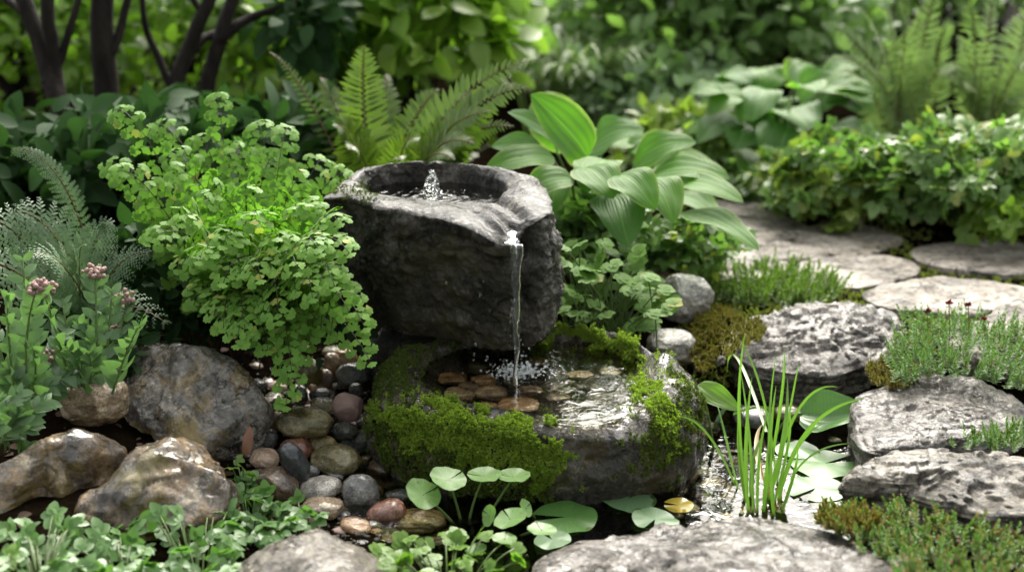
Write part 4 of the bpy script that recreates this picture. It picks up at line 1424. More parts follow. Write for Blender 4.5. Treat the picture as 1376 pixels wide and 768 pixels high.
# ------------------------------------------------------------------ flagstone path
FL = [
    ([(925, 312), (985, 291), (1022, 284), (1078, 300), (1062, 318), (1010, 326), (935, 330)], "pale flagstone at the far end of the path, next to the large hosta"),
    ([(1068, 317), (1130, 297), (1180, 305), (1212, 317), (1190, 331), (1135, 339), (1090, 331)], "warm grey flagstone at the far side of the path, under the ground cover"),
    ([(1020, 334), (1075, 323), (1112, 336), (1062, 346), (1025, 346)], "small flagstone wedged in the middle of the path"),
    ([(1062, 362), (1110, 344), (1190, 341), (1234, 356), (1205, 373), (1120, 381), (1075, 374)], "pinkish grey flagstone in the middle of the path behind the layered bank rock"),
    ([(1162, 391), (1215, 378), (1300, 372), (1390, 386), (1380, 402), (1330, 413), (1250, 416), (1180, 407)], "broad nearest flagstone with a dark stain, behind the red-flowered stonecrop"),
    ([(1225, 336), (1290, 324), (1400, 328), (1400, 358), (1310, 362), (1250, 354)], "shaded damp flagstone at the far edge of the path, below the ground cover"),
    ([(1335, 418), (1400, 404), (1430, 430), (1400, 452), (1350, 440)], "grey flagstone with a straight side, behind the stonecrop"),
    ([(940, 285), (1000, 270), (1045, 276), (1020, 283), (980, 289)], "mossy flagstone farthest away on the path"),
    ([(1270, 446), (1330, 430), (1400, 455), (1390, 480), (1300, 476)], "flagstone hidden mostly behind the stonecrop with red flowers"),
    ([(940, 345), (1010, 332), (1020, 345), (1060, 352), (1040, 366), (960, 372)], "flagstone half covered by the lime stonecrop"),
]
for k, (pts, lab) in enumerate(FL):
    slab("flagstone", lab, "flagstone", [(x + (x - sum(q[0] for q in pts) / len(pts)) * 0.03, y + (y - sum(q[1] for q in pts) / len(pts)) * 0.035, .10) for x, y in pts], 0.06, M['flag'], level=6, n=12, zc=0.101, amp=0.0022, freq=16, rid=0.9, seed=30 + k, group="flagstones of the garden path", smooth=0.45, crackd=0.004, terr=0.003)
mb = MB()
n = 7000
px, py = fr.uniform(905, 1420, n), fr.uniform(258, 470, n)
keep = np.ones(n, bool)
qq = np.stack([px, py], 1)
for pts, _l in FL:
    keep &= ~inpoly(qq + fr.normal(size=(n, 2)) * 2.0, np.array(pts, float))
pos = np.array([P(x, y, 0.088) for x, y in qq[keep]])
pos = pos[noise3(pos * 9) > -0.25]
pos[:, 2] = ground_z(pos[:, 0], pos[:, 1])
for k in range(3):
    mb.inst(T_BLADE2, frames(norm(rdir(len(pos), fr) * 0.8 + np.array([0, 0, 1.0])), rdir(len(pos), fr), fr.uniform(0.006, 0.015, len(pos))), pos)
tag(mb.build("joint_moss", M['jointmoss']), "bright green moss growing in the joints of the flagstone path", "moss", kind='stuff')

# ------------------------------------------------------------------ plants
UPV = np.array([0, 0, 1.0])


def noleaf(V): return V


def leaflets_along(mb, path, tpl, t0, t1, n, size, ang, N_hint, alt=False, droop=0.0, r=None, jit=0.15, wid=1.0):
    """leaflets on both sides of a path; size(t) and ang(t) are functions"""
    r = r or rng
    t = np.linspace(t0, t1, n)
    for sgn in (-1, 1):
        tt = t + (0.5 * (t1 - t0) / max(n - 1, 1) if alt and sgn > 0 else 0)
        tt = np.clip(tt, 0, 1)
        p, T = sample(path, tt)
        Nn = norm(np.asarray(N_hint) - T * (T @ np.asarray(N_hint))[:, None])
        Sd = np.cross(T, Nn) * sgn
        a = np.array([ang(x) for x in tt]) + r.normal(size=n) * jit * 0.4
        d = T * np.cos(a)[:, None] + Sd * np.sin(a)[:, None] - UPV * droop + rdir(n, r) * jit * 0.5
        sz = np.array([size(x) for x in tt]) * r.uniform(0.88, 1.1, n)
        mb.inst(tpl, frames(d, Nn + rdir(n, r) * jit, sz * wid, sz, sz), p)


def sword_frond(parent, path, mat, plen, npairs=26, t0=0.22, N=(0, -0.5, 0.85), tpl=T_LANCE, r=None, wid=1.15, droop=0.12):
    mb = MB()
    leaflets_along(mb, path, tpl, t0, 0.985, npairs, lambda t: plen * (min(1, (t - t0) / 0.25 + 0.45)) * (1 - ((t - t0) / (1 - t0)) ** 2.2) + plen * 0.08,
                   lambda t: R(78) - R(28) * t, N, True, droop, r, 0.12, wid)
    mb.cur = 1
    mb.tube(path, np.linspace(0.0022, 0.0007, len(path)), 5)
    return mb.build("frond", [mat, M['redstem']], parent)


def feather_frond(parent, path, mat, plen, npairs=18, t0=0.2, N=(0, -0.4, 0.9), r=None, sub=9, droop=0.25, stalk='redstem'):
    """twice-divided frond: each pinna carries its own little toothed leaflets"""
    r = r or rng
    mb = MB()
    mb.cur = 1
    mb.tube(path, np.linspace(0.0019, 0.0005, len(path)), 5)
    mb.cur = 0
    N = np.asarray(N, float)
    for i, t in enumerate(np.linspace(t0, 0.97, npairs)):
        p, T = sample(path, np.array([t]))
        p, T = p[0], T[0]
        Nn = norm(N - T * T.dot(N))
        for sgn in (-1, 1):
            L = plen * min(1, (t - t0) * 3.2 + 0.55) * (1 - ((t - t0) / (1 - t0)) ** 1.6) + 0.006
            a = R(72) - R(22) * t + r.normal() * 0.06
            d = norm(T * math.cos(a) + np.cross(T, Nn) * sgn * math.sin(a))
            pp = bez(p, p + d * L * 0.55 + Nn * L * 0.06, p + d * L + T * L * 0.12 - UPV * L * droop, 7)
            k = max(4, int(sub * L / plen) + 2)
            leaflets_along(mb, pp, T_PINNA, 0.06, 0.97, k, lambda x: L * 0.27 * (1 - 0.8 * x) + 0.0015, lambda x: R(52), Nn, True, 0.05, r, 0.15, 2.3)
    return mb.build("frond", [mat, M[stalk]], parent)


def cloud(name_part, parent, mat, tips, per, size, tpl, r, spread=0.05, up=0.6, out=0.5, centre=None, droop=0.25, asp=1.0):
    """leaves clustered round twig tips"""
    n = len(tips) * per
    c = np.repeat(tips, per, axis=0)
    off = rdir(n, r) * spread * r.random((n, 1)) ** 0.5
    pos = c + off
    o = norm(pos - (centre if centre is not None else pos.mean(0)))
    d = norm(o * out + rdir(n, r) * 0.8 + off / spread * 0.5 - UPV * droop)
    nn = UPV * up + rdir(n, r) * 0.55 + np.array([0, -0.25, 0])
    s = r.uniform(size[0], size[1], n)
    mb = MB()
    mb.inst(tpl, frames(d, nn, s * asp, s, s), pos)
    return mb.build(name_part, mat, parent)


def bush(name, label, cat, c, rad, nt, per, size, mat, tpl=T_OVATE, seed=0, group=None, spread=0.06, twigs=True, up=0.6, fill=(0.45, 1.0), barkmat='bark', droop=0.25, asp=1.0):
    """a shrub: twigs from its foot to many tips, each tip with a cluster of leaves"""
    r = np.random.default_rng(seed)
    c, rad = np.asarray(c, float), np.asarray(rad, float)
    foot = np.array([c[0], c[1], gz(c[0], c[1]) - 0.01])
    th = thing(name, label, cat, foot, group)
    d = rdir(nt, r)
    d[:, 2] = np.where(d[:, 2] < -0.35, -d[:, 2], d[:, 2])
    tips = c + d * rad * r.uniform(fill[0], fill[1], (nt, 1)) * (1 + 0.45 * noise3(d * 2.3 + seed)[:, None])
    tips[:, 2] = np.maximum(tips[:, 2], ground_z(tips[:, 0], tips[:, 1]) + 0.02)
    cloud("foliage", th, mat, tips, per, size, tpl, r, spread, up, 0.5, c - UPV * rad[2] * 0.5, droop, asp)
    if twigs:
        mb = MB()
        for k in range(0, nt, max(1, nt // 40)):
            mid = foot + (tips[k] - foot) * 0.5 + rdir(1, r)[0] * rad * 0.12 + UPV * rad[2] * 0.15
            mb.tube(bez(foot + r.normal(size=3) * rad * 0.08 * np.array([1, 1, 0]), mid, tips[k], 8), np.linspace(0.006, 0.0015, 8) * max(0.35, rad[2]) / 0.4, 5)
        mb.build("branchwork", M[barkmat], th)
    return th


# --- maidenhair fern
B0 = np.array([PY(352, 395, 2.25)[0], 2.27, 0.09])
fern = thing("maidenhair_fern", "lush bright green maidenhair fern with fan-shaped leaflets spilling beside the stone basin", "fern", B0)
mr = np.random.default_rng(42)


def maiden_frond(tip, apex_h, width, dens=1.3, lf=0.0146, t0=0.25, base=None):
    base = B0 + np.array([mr.normal() * 0.035, mr.normal() * 0.03, 0]) if base is None else base
    tip = np.asarray(tip)
    horiz = tip[:2] - base[:2]
    ctl1 = base + np.array([horiz[0] * 0.12, horiz[1] * 0.12, apex_h * 0.75])
    ctl2 = np.array([base[0] + horiz[0] * 0.72, base[1] + horiz[1] * 0.72, max(base[2], tip[2]) + apex_h * 0.45])
    path = bez(base, ctl1, ctl2, 22, tip)
    L = np.linalg.norm(np.diff(path, axis=0), axis=1).sum()
    mb = st = MB()
    mb.cur = 1
    st.tube(path, np.linspace(0.0013, 0.0004, 22), 5)
    mb.cur = 0
    npn = max(5, int(L * (1 - t0) / 0.022 * dens))
    FN = norm(np.array([0.0, -0.85 if tip[2] < 0.27 else -0.6, 0.55 if tip[2] < 0.27 else 0.8]) + rdir(1, mr)[0] * 0.22)
    for i, t in enumerate(np.linspace(t0, 0.96, npn)):
        p, T = sample(path, np.array([t]))
        p, T = p[0], T[0]
        Nn = norm(FN + rdir(1, mr)[0] * 0.08)
        Nn = norm(Nn - T * T.dot(Nn))
        sgn = 1 if i % 2 else -1
        f = (t - t0) / (1 - t0)
        pl = width * (1 - f) ** 0.8 * min(1, f * 5 + 0.6) + 0.010
        d = norm(T * 0.62 + np.cross(T, Nn) * sgn * 0.78 + rdir(1, mr)[0] * 0.12)
        pp = bez(p, p + d * pl * 0.55 + UPV * pl * 0.1, p + d * pl - UPV * pl * 0.28, 7)
        mb.cur = 1
        if pl > 0.025: st.tube(pp, 0.0004, 4)
        mb.cur = 0
        k = max(2, int(pl / 0.0125))
        s0 = lf * (0.8 + 0.35 * (1 - f))
        leaflets_along(mb, pp, T_FAN if i % 3 else T_FAN_S, 0.18, 0.93, k, lambda x: s0 * (1.05 - 0.3 * x), lambda x: R(52), Nn, True, 0.12, mr, 0.17)
        mb.inst(T_FAN, frames((pp[-1] - pp[-3])[None], Nn, s0 * 0.85), pp[-1:][:])
    mb.inst(T_FAN, frames((path[-1] - path[-3])[None], np.array([0, -.6, .8]), lf * 0.7), path[-1:])
    mb.build("frond", [M['maiden'], M['wire']], fern)


MT = [  # tip px, py, distance, arch height, width
    (138, 222, 2.30, .10, .045), (150, 150, 2.36, .12, .035), (205, 168, 2.40, .10, .05), (290, 128, 2.42, .08, .03), (345, 165, 2.42, .07, .055), (390, 170, 2.40, .08, .03),
    (470, 236, 2.34, .09, .06), (462, 262, 2.26, .10, .06), (440, 215, 2.42, .10, .06), (150, 235, 2.22, .12, .05), (235, 240, 2.20, .13, .06), (190, 262, 2.26, .12, .06), (200, 325, 2.12, .13, .06),
    (245, 300, 2.10, .14, .06), (225, 205, 2.34, .10, .06), (265, 185, 2.38, .09, .06), (310, 200, 2.36, .1, .06), (370, 215, 2.34, .10, .065), (410, 245, 2.28, .11, .065),
    (240, 362, 2.12, .15, .06), (268, 350, 2.04, .15, .065), (300, 380, 2.02, .17, .07), (300, 330, 2.06, .15, .07), (345, 300, 2.05, .15, .07), (380, 330, 2.04, .15, .075),
    (330, 450, 2.01, .19, .075), (300, 440, 2.03, .18, .07), (318, 462, 2.0, .2, .06), (375, 430, 1.99, .20, .075), (360, 470, 2.03, .18, .06), (384, 545, 1.97, .20, .04), (392, 500, 1.99, .2, .05),
    (420, 400, 1.98, .18, .075), (430, 340, 2.02, .15, .07), (470, 420, 1.98, .19, .065), (498, 486, 1.97, .20, .045), (490, 440, 1.98, .2, .055), (450, 385, 1.99, .17, .065), (455, 300, 2.10, .13, .065), (470, 340, 2.03, .14, .06),
    (280, 270, 2.14, .13, .065), (330, 255, 2.16, .12, .065), (395, 285, 2.14, .12, .07), (430, 285, 2.16, .12, .06), (350, 375, 2.0, .17, .07), (400, 365, 2.0, .16, .07),
    (260, 410, 2.12, .15, .055), (440, 455, 2.06, .17, .05), (400, 450, 2.08, .16, .06),
]
for px, py, y, ah, w in MT:
    maiden_frond(PY(px, py, y), ah, w)

# --- silver painted fern on the left
sr = np.random.default_rng(8)
b0 = PY(95, 385, 2.22)
b0[2] = gz(b0[0], b0[1])
t_ = thing("painted_fern", "silvery grey-green feathery fern between the dark shrubs and the pink-budded plant", "fern", b0)
for px, py, y, ah, pl in [(226, 436, 2.05, .11, .055), (-30, 300, 2.15, .13, .07), (10, 290, 2.2, .14, .065), (60, 300, 2.3, .1, .06), (150, 300, 2.25, .10, .05), (-60, 350, 2.1, .10, .065), (200, 340, 2.2, .09, .05), (110, 330, 2.1, .09, .05), (40, 345, 2.05, .11, .06), (170, 420, 2.08, .1, .045)]:
    e = PY(px, py, y)
    base = b0 + np.array([sr.normal() * .03, sr.normal() * .02, 0])
    feather_frond(t_, bez(base, base + (e - base) * 0.2 + UPV * ah, base + (e - base) * 0.65 + UPV * ah, 18, e), M['silver'], pl * 1.15, 14, 0.25, (0, -0.55, 0.8), sr, 7)
b1 = PY(128, 330, 2.32)
t_ = thing("curled_fern", "single narrow curling grey fern frond rising in front of the dark trunks", "fern", (b1[0], b1[1], gz(b1[0], b1[1])))
e = PY(14, 203, 2.28)
feather_frond(t_, bez(np.array([b1[0], b1[1], gz(b1[0], b1[1])]), PY(128, 320, 2.31), PY(85, 190, 2.3), 20, e), M['silver'], .022, 26, 0.35, (0.4, -0.7, 0.5), sr, 5)

# --- pink-budded fleshy plant
fr2 = np.random.default_rng(17)
FB = [
    ("fleshy green plant with dusty pink bud clusters, standing before the silvery fern", (120, 545), 1.98,
     [(170, 405, 1), (128, 372, 1), (85, 410, 0), (150, 452, 1), (110, 440, 0), (60, 395, 1), (140, 425, 0), (95, 470, 0), (185, 440, 0), (150, 395, 0), (120, 478, 0)]),
    ("taller fleshy green plant with a low pink bud cluster, above the slanting boulder", (25, 560), 1.92,
     [(48, 392, 1), (10, 400, 0), (62, 485, 1), (30, 440, 0), (-10, 440, 0), (80, 450, 0), (45, 470, 0), (15, 500, 0), (65, 520, 0), (30, 350, 0), (95, 505, 0)]),
    ("lowest fleshy green sprig hanging over the slanting olive boulder", (-20, 560), 1.80,
     [(40, 605, 0), (20, 560, 0), (5, 590, 0), (45, 560, 0), (60, 540, 0), (25, 530, 0), (-5, 545, 0)]),
]
for lab, (bx, by), y, stems in FB:
    base = PY(bx, by, y)
    base[2] = min(base[2], 0.12)
    t_ = thing("flowering_plant", lab, "plant", base, "pink-budded plants beside the boulders")
    for px, py, fl in stems:
        tip = PY(px, py, y + fr2.uniform(-0.06, 0.12))
        root = base + np.array([(tip[0] - base[0]) * 0.35, (tip[1] - base[1]) * 0.5, 0])
        pa = bez(root, root + (tip - root) * 0.5 + UPV * 0.02 + fr2.normal(size=3) * 0.008, tip, 12)
        mb = MB()
        mb.tube(pa, np.linspace(0.0022, 0.0013, 12), 6)
        st = mb.build("stem", M['stem'], t_)
        mb = MB()
        k = 7
        leaflets_along(mb, pa, leaf_tpl(6, 1, 0.52, lambda v: np.sin(np.pi * min(v, 1) ** 0.85) ** 0.75, 0.22, 0.22, serr=0.08), 0.2, 0.97, k, lambda t: 0.034 * (1.15 - 0.45 * t), lambda t: R(62) - R(15) * t, (fr2.normal() * .4, -0.5, 0.8), True, 0.0, fr2, 0.45)
        leaflets_along(mb, pa, leaf_tpl(5, 1, 0.5, fold=0.2, curl=0.2), 0.3, 1.0, 4, lambda t: 0.026 * (1.1 - 0.4 * t), lambda t: R(50), (0.8, -0.3, 0.6), True, 0.0, fr2, 0.4)
        mb.build("foliage", M['flowerleaf'], st)
        if fl:
            mb = MB()
            D2, F2 = ico(2)
            for q_ in range(34):
                o = norm(fr2.normal(size=3)) * np.array([0.019, 0.019, 0.011]) * fr2.random() ** 0.4
                mb.add(tip + UPV * 0.008 + o + D2 * fr2.uniform(0.0025, 0.0042), F2)
            mb.build("flower_cluster", M['pink'], t_)

# --- creeping plants in the near left corner
cr = np.random.default_rng(23)


def creeper(label, pts, mat, size, y0=None, tpl=T_TRI, cat="plant", group=None, name="creeping_plant", h=(0.006, 0.035), stemmat='stem', per=1, r=cr, zoff=0.0):
    W = []
    for px, py in pts:
        z = 0.05
        p = P(px, py, z)
        g = gz(p[0], p[1])
        p = P(px, py, max(g, 0) + r.uniform(*h) + zoff)
        W.append(p)
    W = np.array(W)
    c = W.mean(0)
    c[2] = max(gz(c[0], c[1]), 0)
    t_ = thing(name, label, cat, c, group)
    n = len(W)
    d = norm((W - c) * np.array([1, 1, 0.0]) * 3 + rdir(n, r) * 0.35 + np.array([0, -0.25, 0.1]))
    nn = UPV + rdir(n, r) * 0.35 + np.array([0, -0.3, 0])
    mb = MB()
    s = r.uniform(size[0], size[1], n)
    mb.inst(tpl, frames(d, nn, s), W)
    mb.build("foliage", mat, t_)
    mb = MB()
    for k in range(n):
        root = c + (W[k] - c) * np.array([0.35, 0.35, 0]) - UPV * 0.01
        mb.tube(bez(root, (root + W[k]) / 2 + UPV * 0.02, W[k], 7), 0.0011, 5)
    mb.build("stem", M[stemmat], t_)
    return t_


def inpatch(poly, n, r=cr):
    poly = np.array(poly, float)
    out = []
    while len(out) < n:
        q = np.array([[r.uniform(poly[:, 0].min(), poly[:, 0].max()), r.uniform(poly[:, 1].min(), poly[:, 1].max())]])
        if inpoly(q, poly)[0]: out.append(q[0])
    return out


CG = "mint green creeping plants in front of the boulders"
creeper("mint green creeping plant spreading from the corner under the slanting boulder", inpatch([(15, 690), (100, 690), (120, 768), (110, 840), (-40, 840), (0, 740)], 83), M['creeper'], (0.017, 0.025), group=CG)
creeper("mint green creeping plant in front of the olive side of the mottled boulder", inpatch([(110, 705), (190, 705), (230, 768), (220, 840), (100, 840)], 75), M['creeper'], (0.017, 0.025), group=CG)
creeper("mint green creeping plant climbing onto the mottled boulder's front", inpatch([(200, 690), (250, 668), (310, 660), (320, 768), (290, 840), (200, 820)], 94), M['creeper'], (0.017, 0.025), group=CG, zoff=0.012)
creeper("mint green creeping plant reaching between the mottled boulder and the big brown pebble", inpatch([(300, 640), (330, 640), (370, 665), (400, 690), (380, 715), (330, 735), (290, 720)], 70), M['creeper'], (0.017, 0.025), group=CG, zoff=0.012)
creeper("small light green sprig climbing beside the beige pebble", [(318, 616), (326, 628), (333, 640), (312, 628), (345, 655), (340, 640)], M['lime'], (0.013, 0.017), group=CG, zoff=0.025)
creeper("mint green leaf sprig lying over the lumpy tan pebble", [(400, 672), (415, 690), (425, 698), (405, 690), (390, 700), (430, 690), (398, 705), (412, 704)], M['creeper'], (0.015, 0.022), group=CG, zoff=0.02)
creeper("yellow-green creeping plant at the far bottom corner", inpatch([(-30, 730), (20, 730), (25, 840), (-40, 840)], 16), M['lime'], (0.013, 0.019), group=CG)
creeper("bright lobed lime plant in front of the chestnut pebble, next to the near boulder", inpatch([(505, 735), (540, 722), (600, 715), (680, 722), (715, 745), (700, 820), (520, 820)], 60), M['lime'], (0.013, 0.022), tpl=T_LOBED, name="lobed_plant", stemmat='stem', h=(0.02, 0.045))

# --- pennywort with round leaves on tall stalks
pr = np.random.default_rng(31)
pb = P(622, 708, 0.0)
t_ = thing("pennywort", "pennywort with round pale leaves on upright stalks in front of the moss", "plant", (pb[0], pb[1], -0.02))
for px, py, w, y, (bx, by), nrm in [
    (602, 644, 50, 1.80, (620, 703), (0.3, -0.12, 0.95)), (651, 639, 46, 1.82, (630, 704), (-0.12, -0.02, 1.0)), (690, 640, 46, 1.82, (650, 702), (0.55, -0.05, 0.8)), (568, 664, 50, 1.78, (612, 706), (0.3, -0.5, 0.8)),
    (686, 697, 46, 1.74, (668, 706), (0.2, -0.9, 0.45)), (658, 692, 30, 1.76, (648, 708), (-0.6, -0.7, 0.4)), (706, 682, 26, 1.78, (720, 700), (0.7, -0.4, 0.5)), (678, 724, 34, 1.70, (690, 735), (0.0, -0.5, 0.8)), (728, 712, 40, 1.70, (700, 720), (0.2, -0.3, 0.9)), (640, 738, 30, 1.68, (640, 745), (-0.2, -0.4, 0.9))]:
    c = PY(px, py, y)
    s = w / 2 * depth(c) / FPX
    root = P(bx, by, -0.01)
    mb = MB()
    d = norm((c - root) * np.array([1, 1, 0]) + np.array([pr.normal() * .01, 0.0, 0]) + np.array([0, 0.004, 0]))
    mb.inst(T_ROUNDLEAF, frames(d[None], np.array(nrm), s), c[None])
    lf_ = mb.build("leaf", M['penny'], t_)
    mb = MB()
    mb.tube(bez(root, root + (c - root) * 0.5 + np.array([pr.normal() * .006, 0.006, 0]), c, 10), np.linspace(0.0022, 0.0014, 10), 6)
    mb.build("stalk", M['stem'], lf_)

# --- lily pads
LP = [
    (760, 694, 88, 'pad', 0.003, 85, "dark green lily pad with a wide notch, beside the pennywort", (0.0, -0.05, 1)),
    (845, 669, 76, 'padpale', 0.003, 215, "mottled lily pad touching the pebbles in front of the pool stone", (0.05, -0.1, 1)),
    (880, 697, 64, 'padpale', 0.004, 20, "whitish lily pad against the near grey slab", (0.05, -0.2, 1)),
    (742, 724, 50, 'padpale', 0.006, 150, "pale lily pad partly under the bright lobed plant", (0.0, -0.2, 1)),
    (912, 678, 40, 'padyellow', 0.001, 100, "yellow sunken lily pad next to the grass", (0.1, -0.1, 1)),
    (1108, 622, 96, 'pad', 0.002, 250, "deep green lily pad in the shade under the thick bank slab", (0, 0, 1)),
    (1096, 655, 84, 'padpale', 0.002, 40, "pale lily pad with pond reflection in its colour, by grass and thick slab", (0, 0, 1)),  # pale tone is partly the pond's white reflection put into the pad colour
    (1072, 604, 60, 'padpale', 0.002, 300, "pale lily pad just behind the grass stems", (0, 0, 1)),
]
for px, py, w, m_, z, ro_, lab, nrm in LP:
    c = P(px, py, z)
    s = w / 2 * depth(c) / FPX
    d = np.array([math.sin(R(ro_)), math.cos(R(ro_)), 0])
    mb = MB()
    mb.inst(T_PAD, frames(d[None], np.array(nrm, float), s), c[None])
    tag(mb.build("lily_pad", M[m_], origin=c), lab, "lily pad", "lily pads on the pond")


def curved_leaf(name, label, base, tip, width, mat, normal, sag=0.0, fold=0.25, curl=0.3, group=None, parent=None, stalk_from=None):
    tpl = leaf_tpl(16, 11, 1.0, lambda v: np.sin(np.pi * min(v, 1) ** 0.72) ** 0.62, fold, 0.0, 0.1)
    Vt, Ft_, uvt = tpl
    Vt = Vt.copy()
    Lr = width / max(np.linalg.norm(np.asarray(tip) - np.asarray(base)), 1e-6)
    vv = uvt[:, 1]
    w_ = np.sin(np.pi * np.minimum(vv, 1) ** 0.72) ** 0.62
    Vt[:, 2] += curl * 2.0 * vv * (1 - vv) / max(Lr, 0.3) * 0.5 + 0.008 * np.cos(uvt[:, 0] * np.pi * 5.5) * w_ + 0.03 * np.sin(vv * 7 + base[0] * 90) * uvt[:, 0] ** 3 * w_
    Vt[:, 0] += 0.06 * np.sin(vv * 2.6 + base[0] * 70) * vv
    tpl = (Vt, Ft_, uvt)
    d = np.asarray(tip) - np.asarray(base)
    L = np.linalg.norm(d)
    mb = MB()
    mb.inst(tpl, frames(d[None], np.asarray(normal, float), width, L, width), np.asarray(base)[None])
    if parent is None:
        o = tag(mb.build(name, mat, origin=base), label, "leaf", group)
    else:
        o = mb.build(name, mat, parent)
    if stalk_from is not None:
        mb = MB()
        mb.tube(bez(stalk_from, (np.asarray(stalk_from) + base) / 2 + UPV * 0.03, base + d * 0.03, 9), 0.0024, 6)
        mb.build("stalk", M['stem'], o)
    return o


curved_leaf("water_leaf", "big cupped water leaf with a folded edge, under the layered bank rock", PY(1075, 556, 2.12), PY(1162, 552, 2.06), .075, M['pad'], (-0.1, -0.65, 0.75), curl=-0.25, fold=0.45, stalk_from=P(1040, 590, -0.01))
curved_leaf("water_leaf", "upright arrow-shaped yellow-green leaf behind the grass clump", PY(938, 516, 2.07), PY(993, 552, 2.03), .036, M['lime'], (0.25, -0.85, 0.45), curl=0.1, stalk_from=P(960, 610, -0.01))

# --- grass clump
gr = np.random.default_rng(77)
gb = P(1028, 672, 0.0)
t_ = thing("grass_clump", "clump of bright green grass blades standing in the pond, some withered", "grass clump", (gb[0], gb[1], -0.03))


def blade(tip, root, ctl, w, mat, n=16):
    pa = bez(root, ctl, tip, n)
    T = norm(np.gradient(pa, axis=0))
    side = norm(np.cross(T, np.array([0.15, -1.0, 0.35])) + gr.normal(size=3) * 0.12)
    t = np.linspace(0, 1, n)
    ww = w * (np.minimum(1, 0.75 + t) * (1 - t ** 3.2)) / 2 + 0.0003
    up = np.cross(side, T)
    V = np.concatenate([pa - side * ww[:, None], pa + up * (ww * 0.35)[:, None], pa + side * ww[:, None]])
    F = [(i, n + i, n + i + 1, i + 1) for i in range(n - 1)] + [(n + i, 2 * n + i, 2 * n + i + 1, n + i + 1) for i in range(n - 1)]
    mb = MB()
    mb.add(V, F, np.stack([np.repeat([-1, 0, 1], n), np.tile(t, 3)], 1))
    return mb.build("blade", mat, t_)


for tx, ty, bx, by, cx, cy, w, mk in [
    (982, 460, 1002, 682, 990, 560, 8.5, 'grass'), (1006, 463, 1042, 640, 1030, 520, 6, 'grass'), (1058, 472, 1034, 650, 1040, 520, 6, 'grass'), (1037, 490, 1036, 640, 1036, 560, 5, 'grass'),
    (1073, 487, 1044, 660, 1050, 520, 5.5, 'grass'), (1126, 494, 1036, 668, 1062, 520, 5.5, 'grass'), (1160, 536, 1046, 690, 1072, 560, 8.5, 'grass'), (1143, 603, 1060, 668, 1090, 610, 5, 'grass'),
    (897, 561, 988, 660, 950, 558, 5, 'grass'), (953, 543, 992, 660, 962, 580, 6, 'grass'), (968, 507, 1030, 580, 1000, 440, 7, 'grass'), (1043, 515, 1030, 690, 1040, 600, 10, 'grass'),
    (1060, 508, 1032, 690, 1050, 600, 10, 'grass'), (1018, 575, 1010, 690, 1012, 630, 11, 'grass'), (1000, 520, 1006, 690, 1006, 610, 9, 'grass'), (1075, 575, 985, 556, 1040, 545, 5, 'grass'),
    (953, 648, 990, 620, 960, 615, 5, 'grassold'), (1018, 570, 1024, 640, 1022, 600, 11, 'grassold'), (1040, 690, 1075, 655, 1060, 668, 13, 'grassyellow'), (1026, 545, 1018, 690, 1018, 620, 9, 'grass'),
    (1048, 530, 1040, 692, 1048, 620, 9, 'grass'), (1090, 555, 1048, 680, 1072, 600, 7, 'grass'), (1012, 500, 1012, 690, 1008, 600, 7, 'grass'), (1072, 600, 1050, 690, 1064, 640, 8, 'grass'),
    (1033, 560, 1026, 692, 1030, 630, 9, 'grass'), (995, 560, 1002, 684, 994, 620, 7, 'grass'), (1066, 540, 1040, 685, 1054, 600, 7, 'grass'), (1020, 610, 1040, 690, 1030, 650, 6, 'grassold'),
    (930, 600, 948, 583, 940, 590, 4, 'grassold'), (1000, 545, 960, 575, 985, 545, 9, 'padpale'), (1052, 660, 1020, 588, 1040, 600, 5, 'grassold'),
]:
    y = 1.86 + gr.uniform(-0.03, 0.04)
    root = P(bx, by - gr.uniform(0, 22), -0.004)
    ry = root[1]
    tip, ctl = PY(tx + gr.normal() * 7, ty + gr.normal() * 7, ry + gr.uniform(-0.06, 0.07)), PY(cx, cy - 14, ry + gr.uniform(-0.02, 0.03))
    if mk == 'padpale': root = PY(bx, by, ry)
    if (bx, by) in ((985, 556), (1030, 580), (1024, 640), (948, 583)): root = PY(bx, by, 1.88)
    ctl = ctl + np.array([gr.normal() * .012, gr.normal() * .008, 0])
    blade(tip, root, ctl, w * gr.uniform(0.45, 0.78) * depth(root) / FPX, M[mk])

# --- hosta behind the basin
hr = np.random.default_rng(55)


def hosta(label, base, leaves, mats, seed, group=None, extra=0, span=0.22, hh=(0.12, 0.24), L=(0.10, 0.15), stalks=True):
    r = np.random.default_rng(seed)
    t_ = thing("hosta", label, "hosta", base, group)
    allv = list(leaves)
    for k in range(extra):
        a = k * 2.4 + r.normal() * 0.3
        rr_ = span * r.uniform(0.35, 0.8)
        b = np.asarray(base) + np.array([math.cos(a) * rr_ * 0.6, math.sin(a) * rr_ * 0.6, r.uniform(*hh)])
        l = r.uniform(*L)
        tip = b + np.array([math.cos(a), math.sin(a), r.uniform(-0.5, 0.1)]) * l * 0.85
        allv.append((b, tip, l * r.uniform(0.55, 0.7), norm(UPV * 0.9 + np.array([math.cos(a), math.sin(a), 0]) * 0.5 + np.array([0, -0.3, 0])), mats[k % len(mats)]))
    for k, (b, tip, w, nn, m_) in enumerate(allv):
        curved_leaf("leaf", None, np.asarray(b), np.asarray(tip), w, M[m_], nn, fold=0.16, curl=0.35 + 0.4 * r.random(), parent=t_,
                    stalk_from=np.asarray(base) + np.array([r.normal() * .025, r.normal() * .025, 0]) if stalks else None)


hb = PY(800, 318, 2.78)
hb[2] = gz(hb[0], hb[1])


def HL(bx, by, by_, tx, ty, ty_, wpx, nn, m_='hosta'):
    b, tp = PY(bx, by, by_), PY(tx, ty, ty_)
    return (b, tp, wpx * (1.0 if wpx > 70 else 1.22) * depth(b) / FPX, nn, m_)


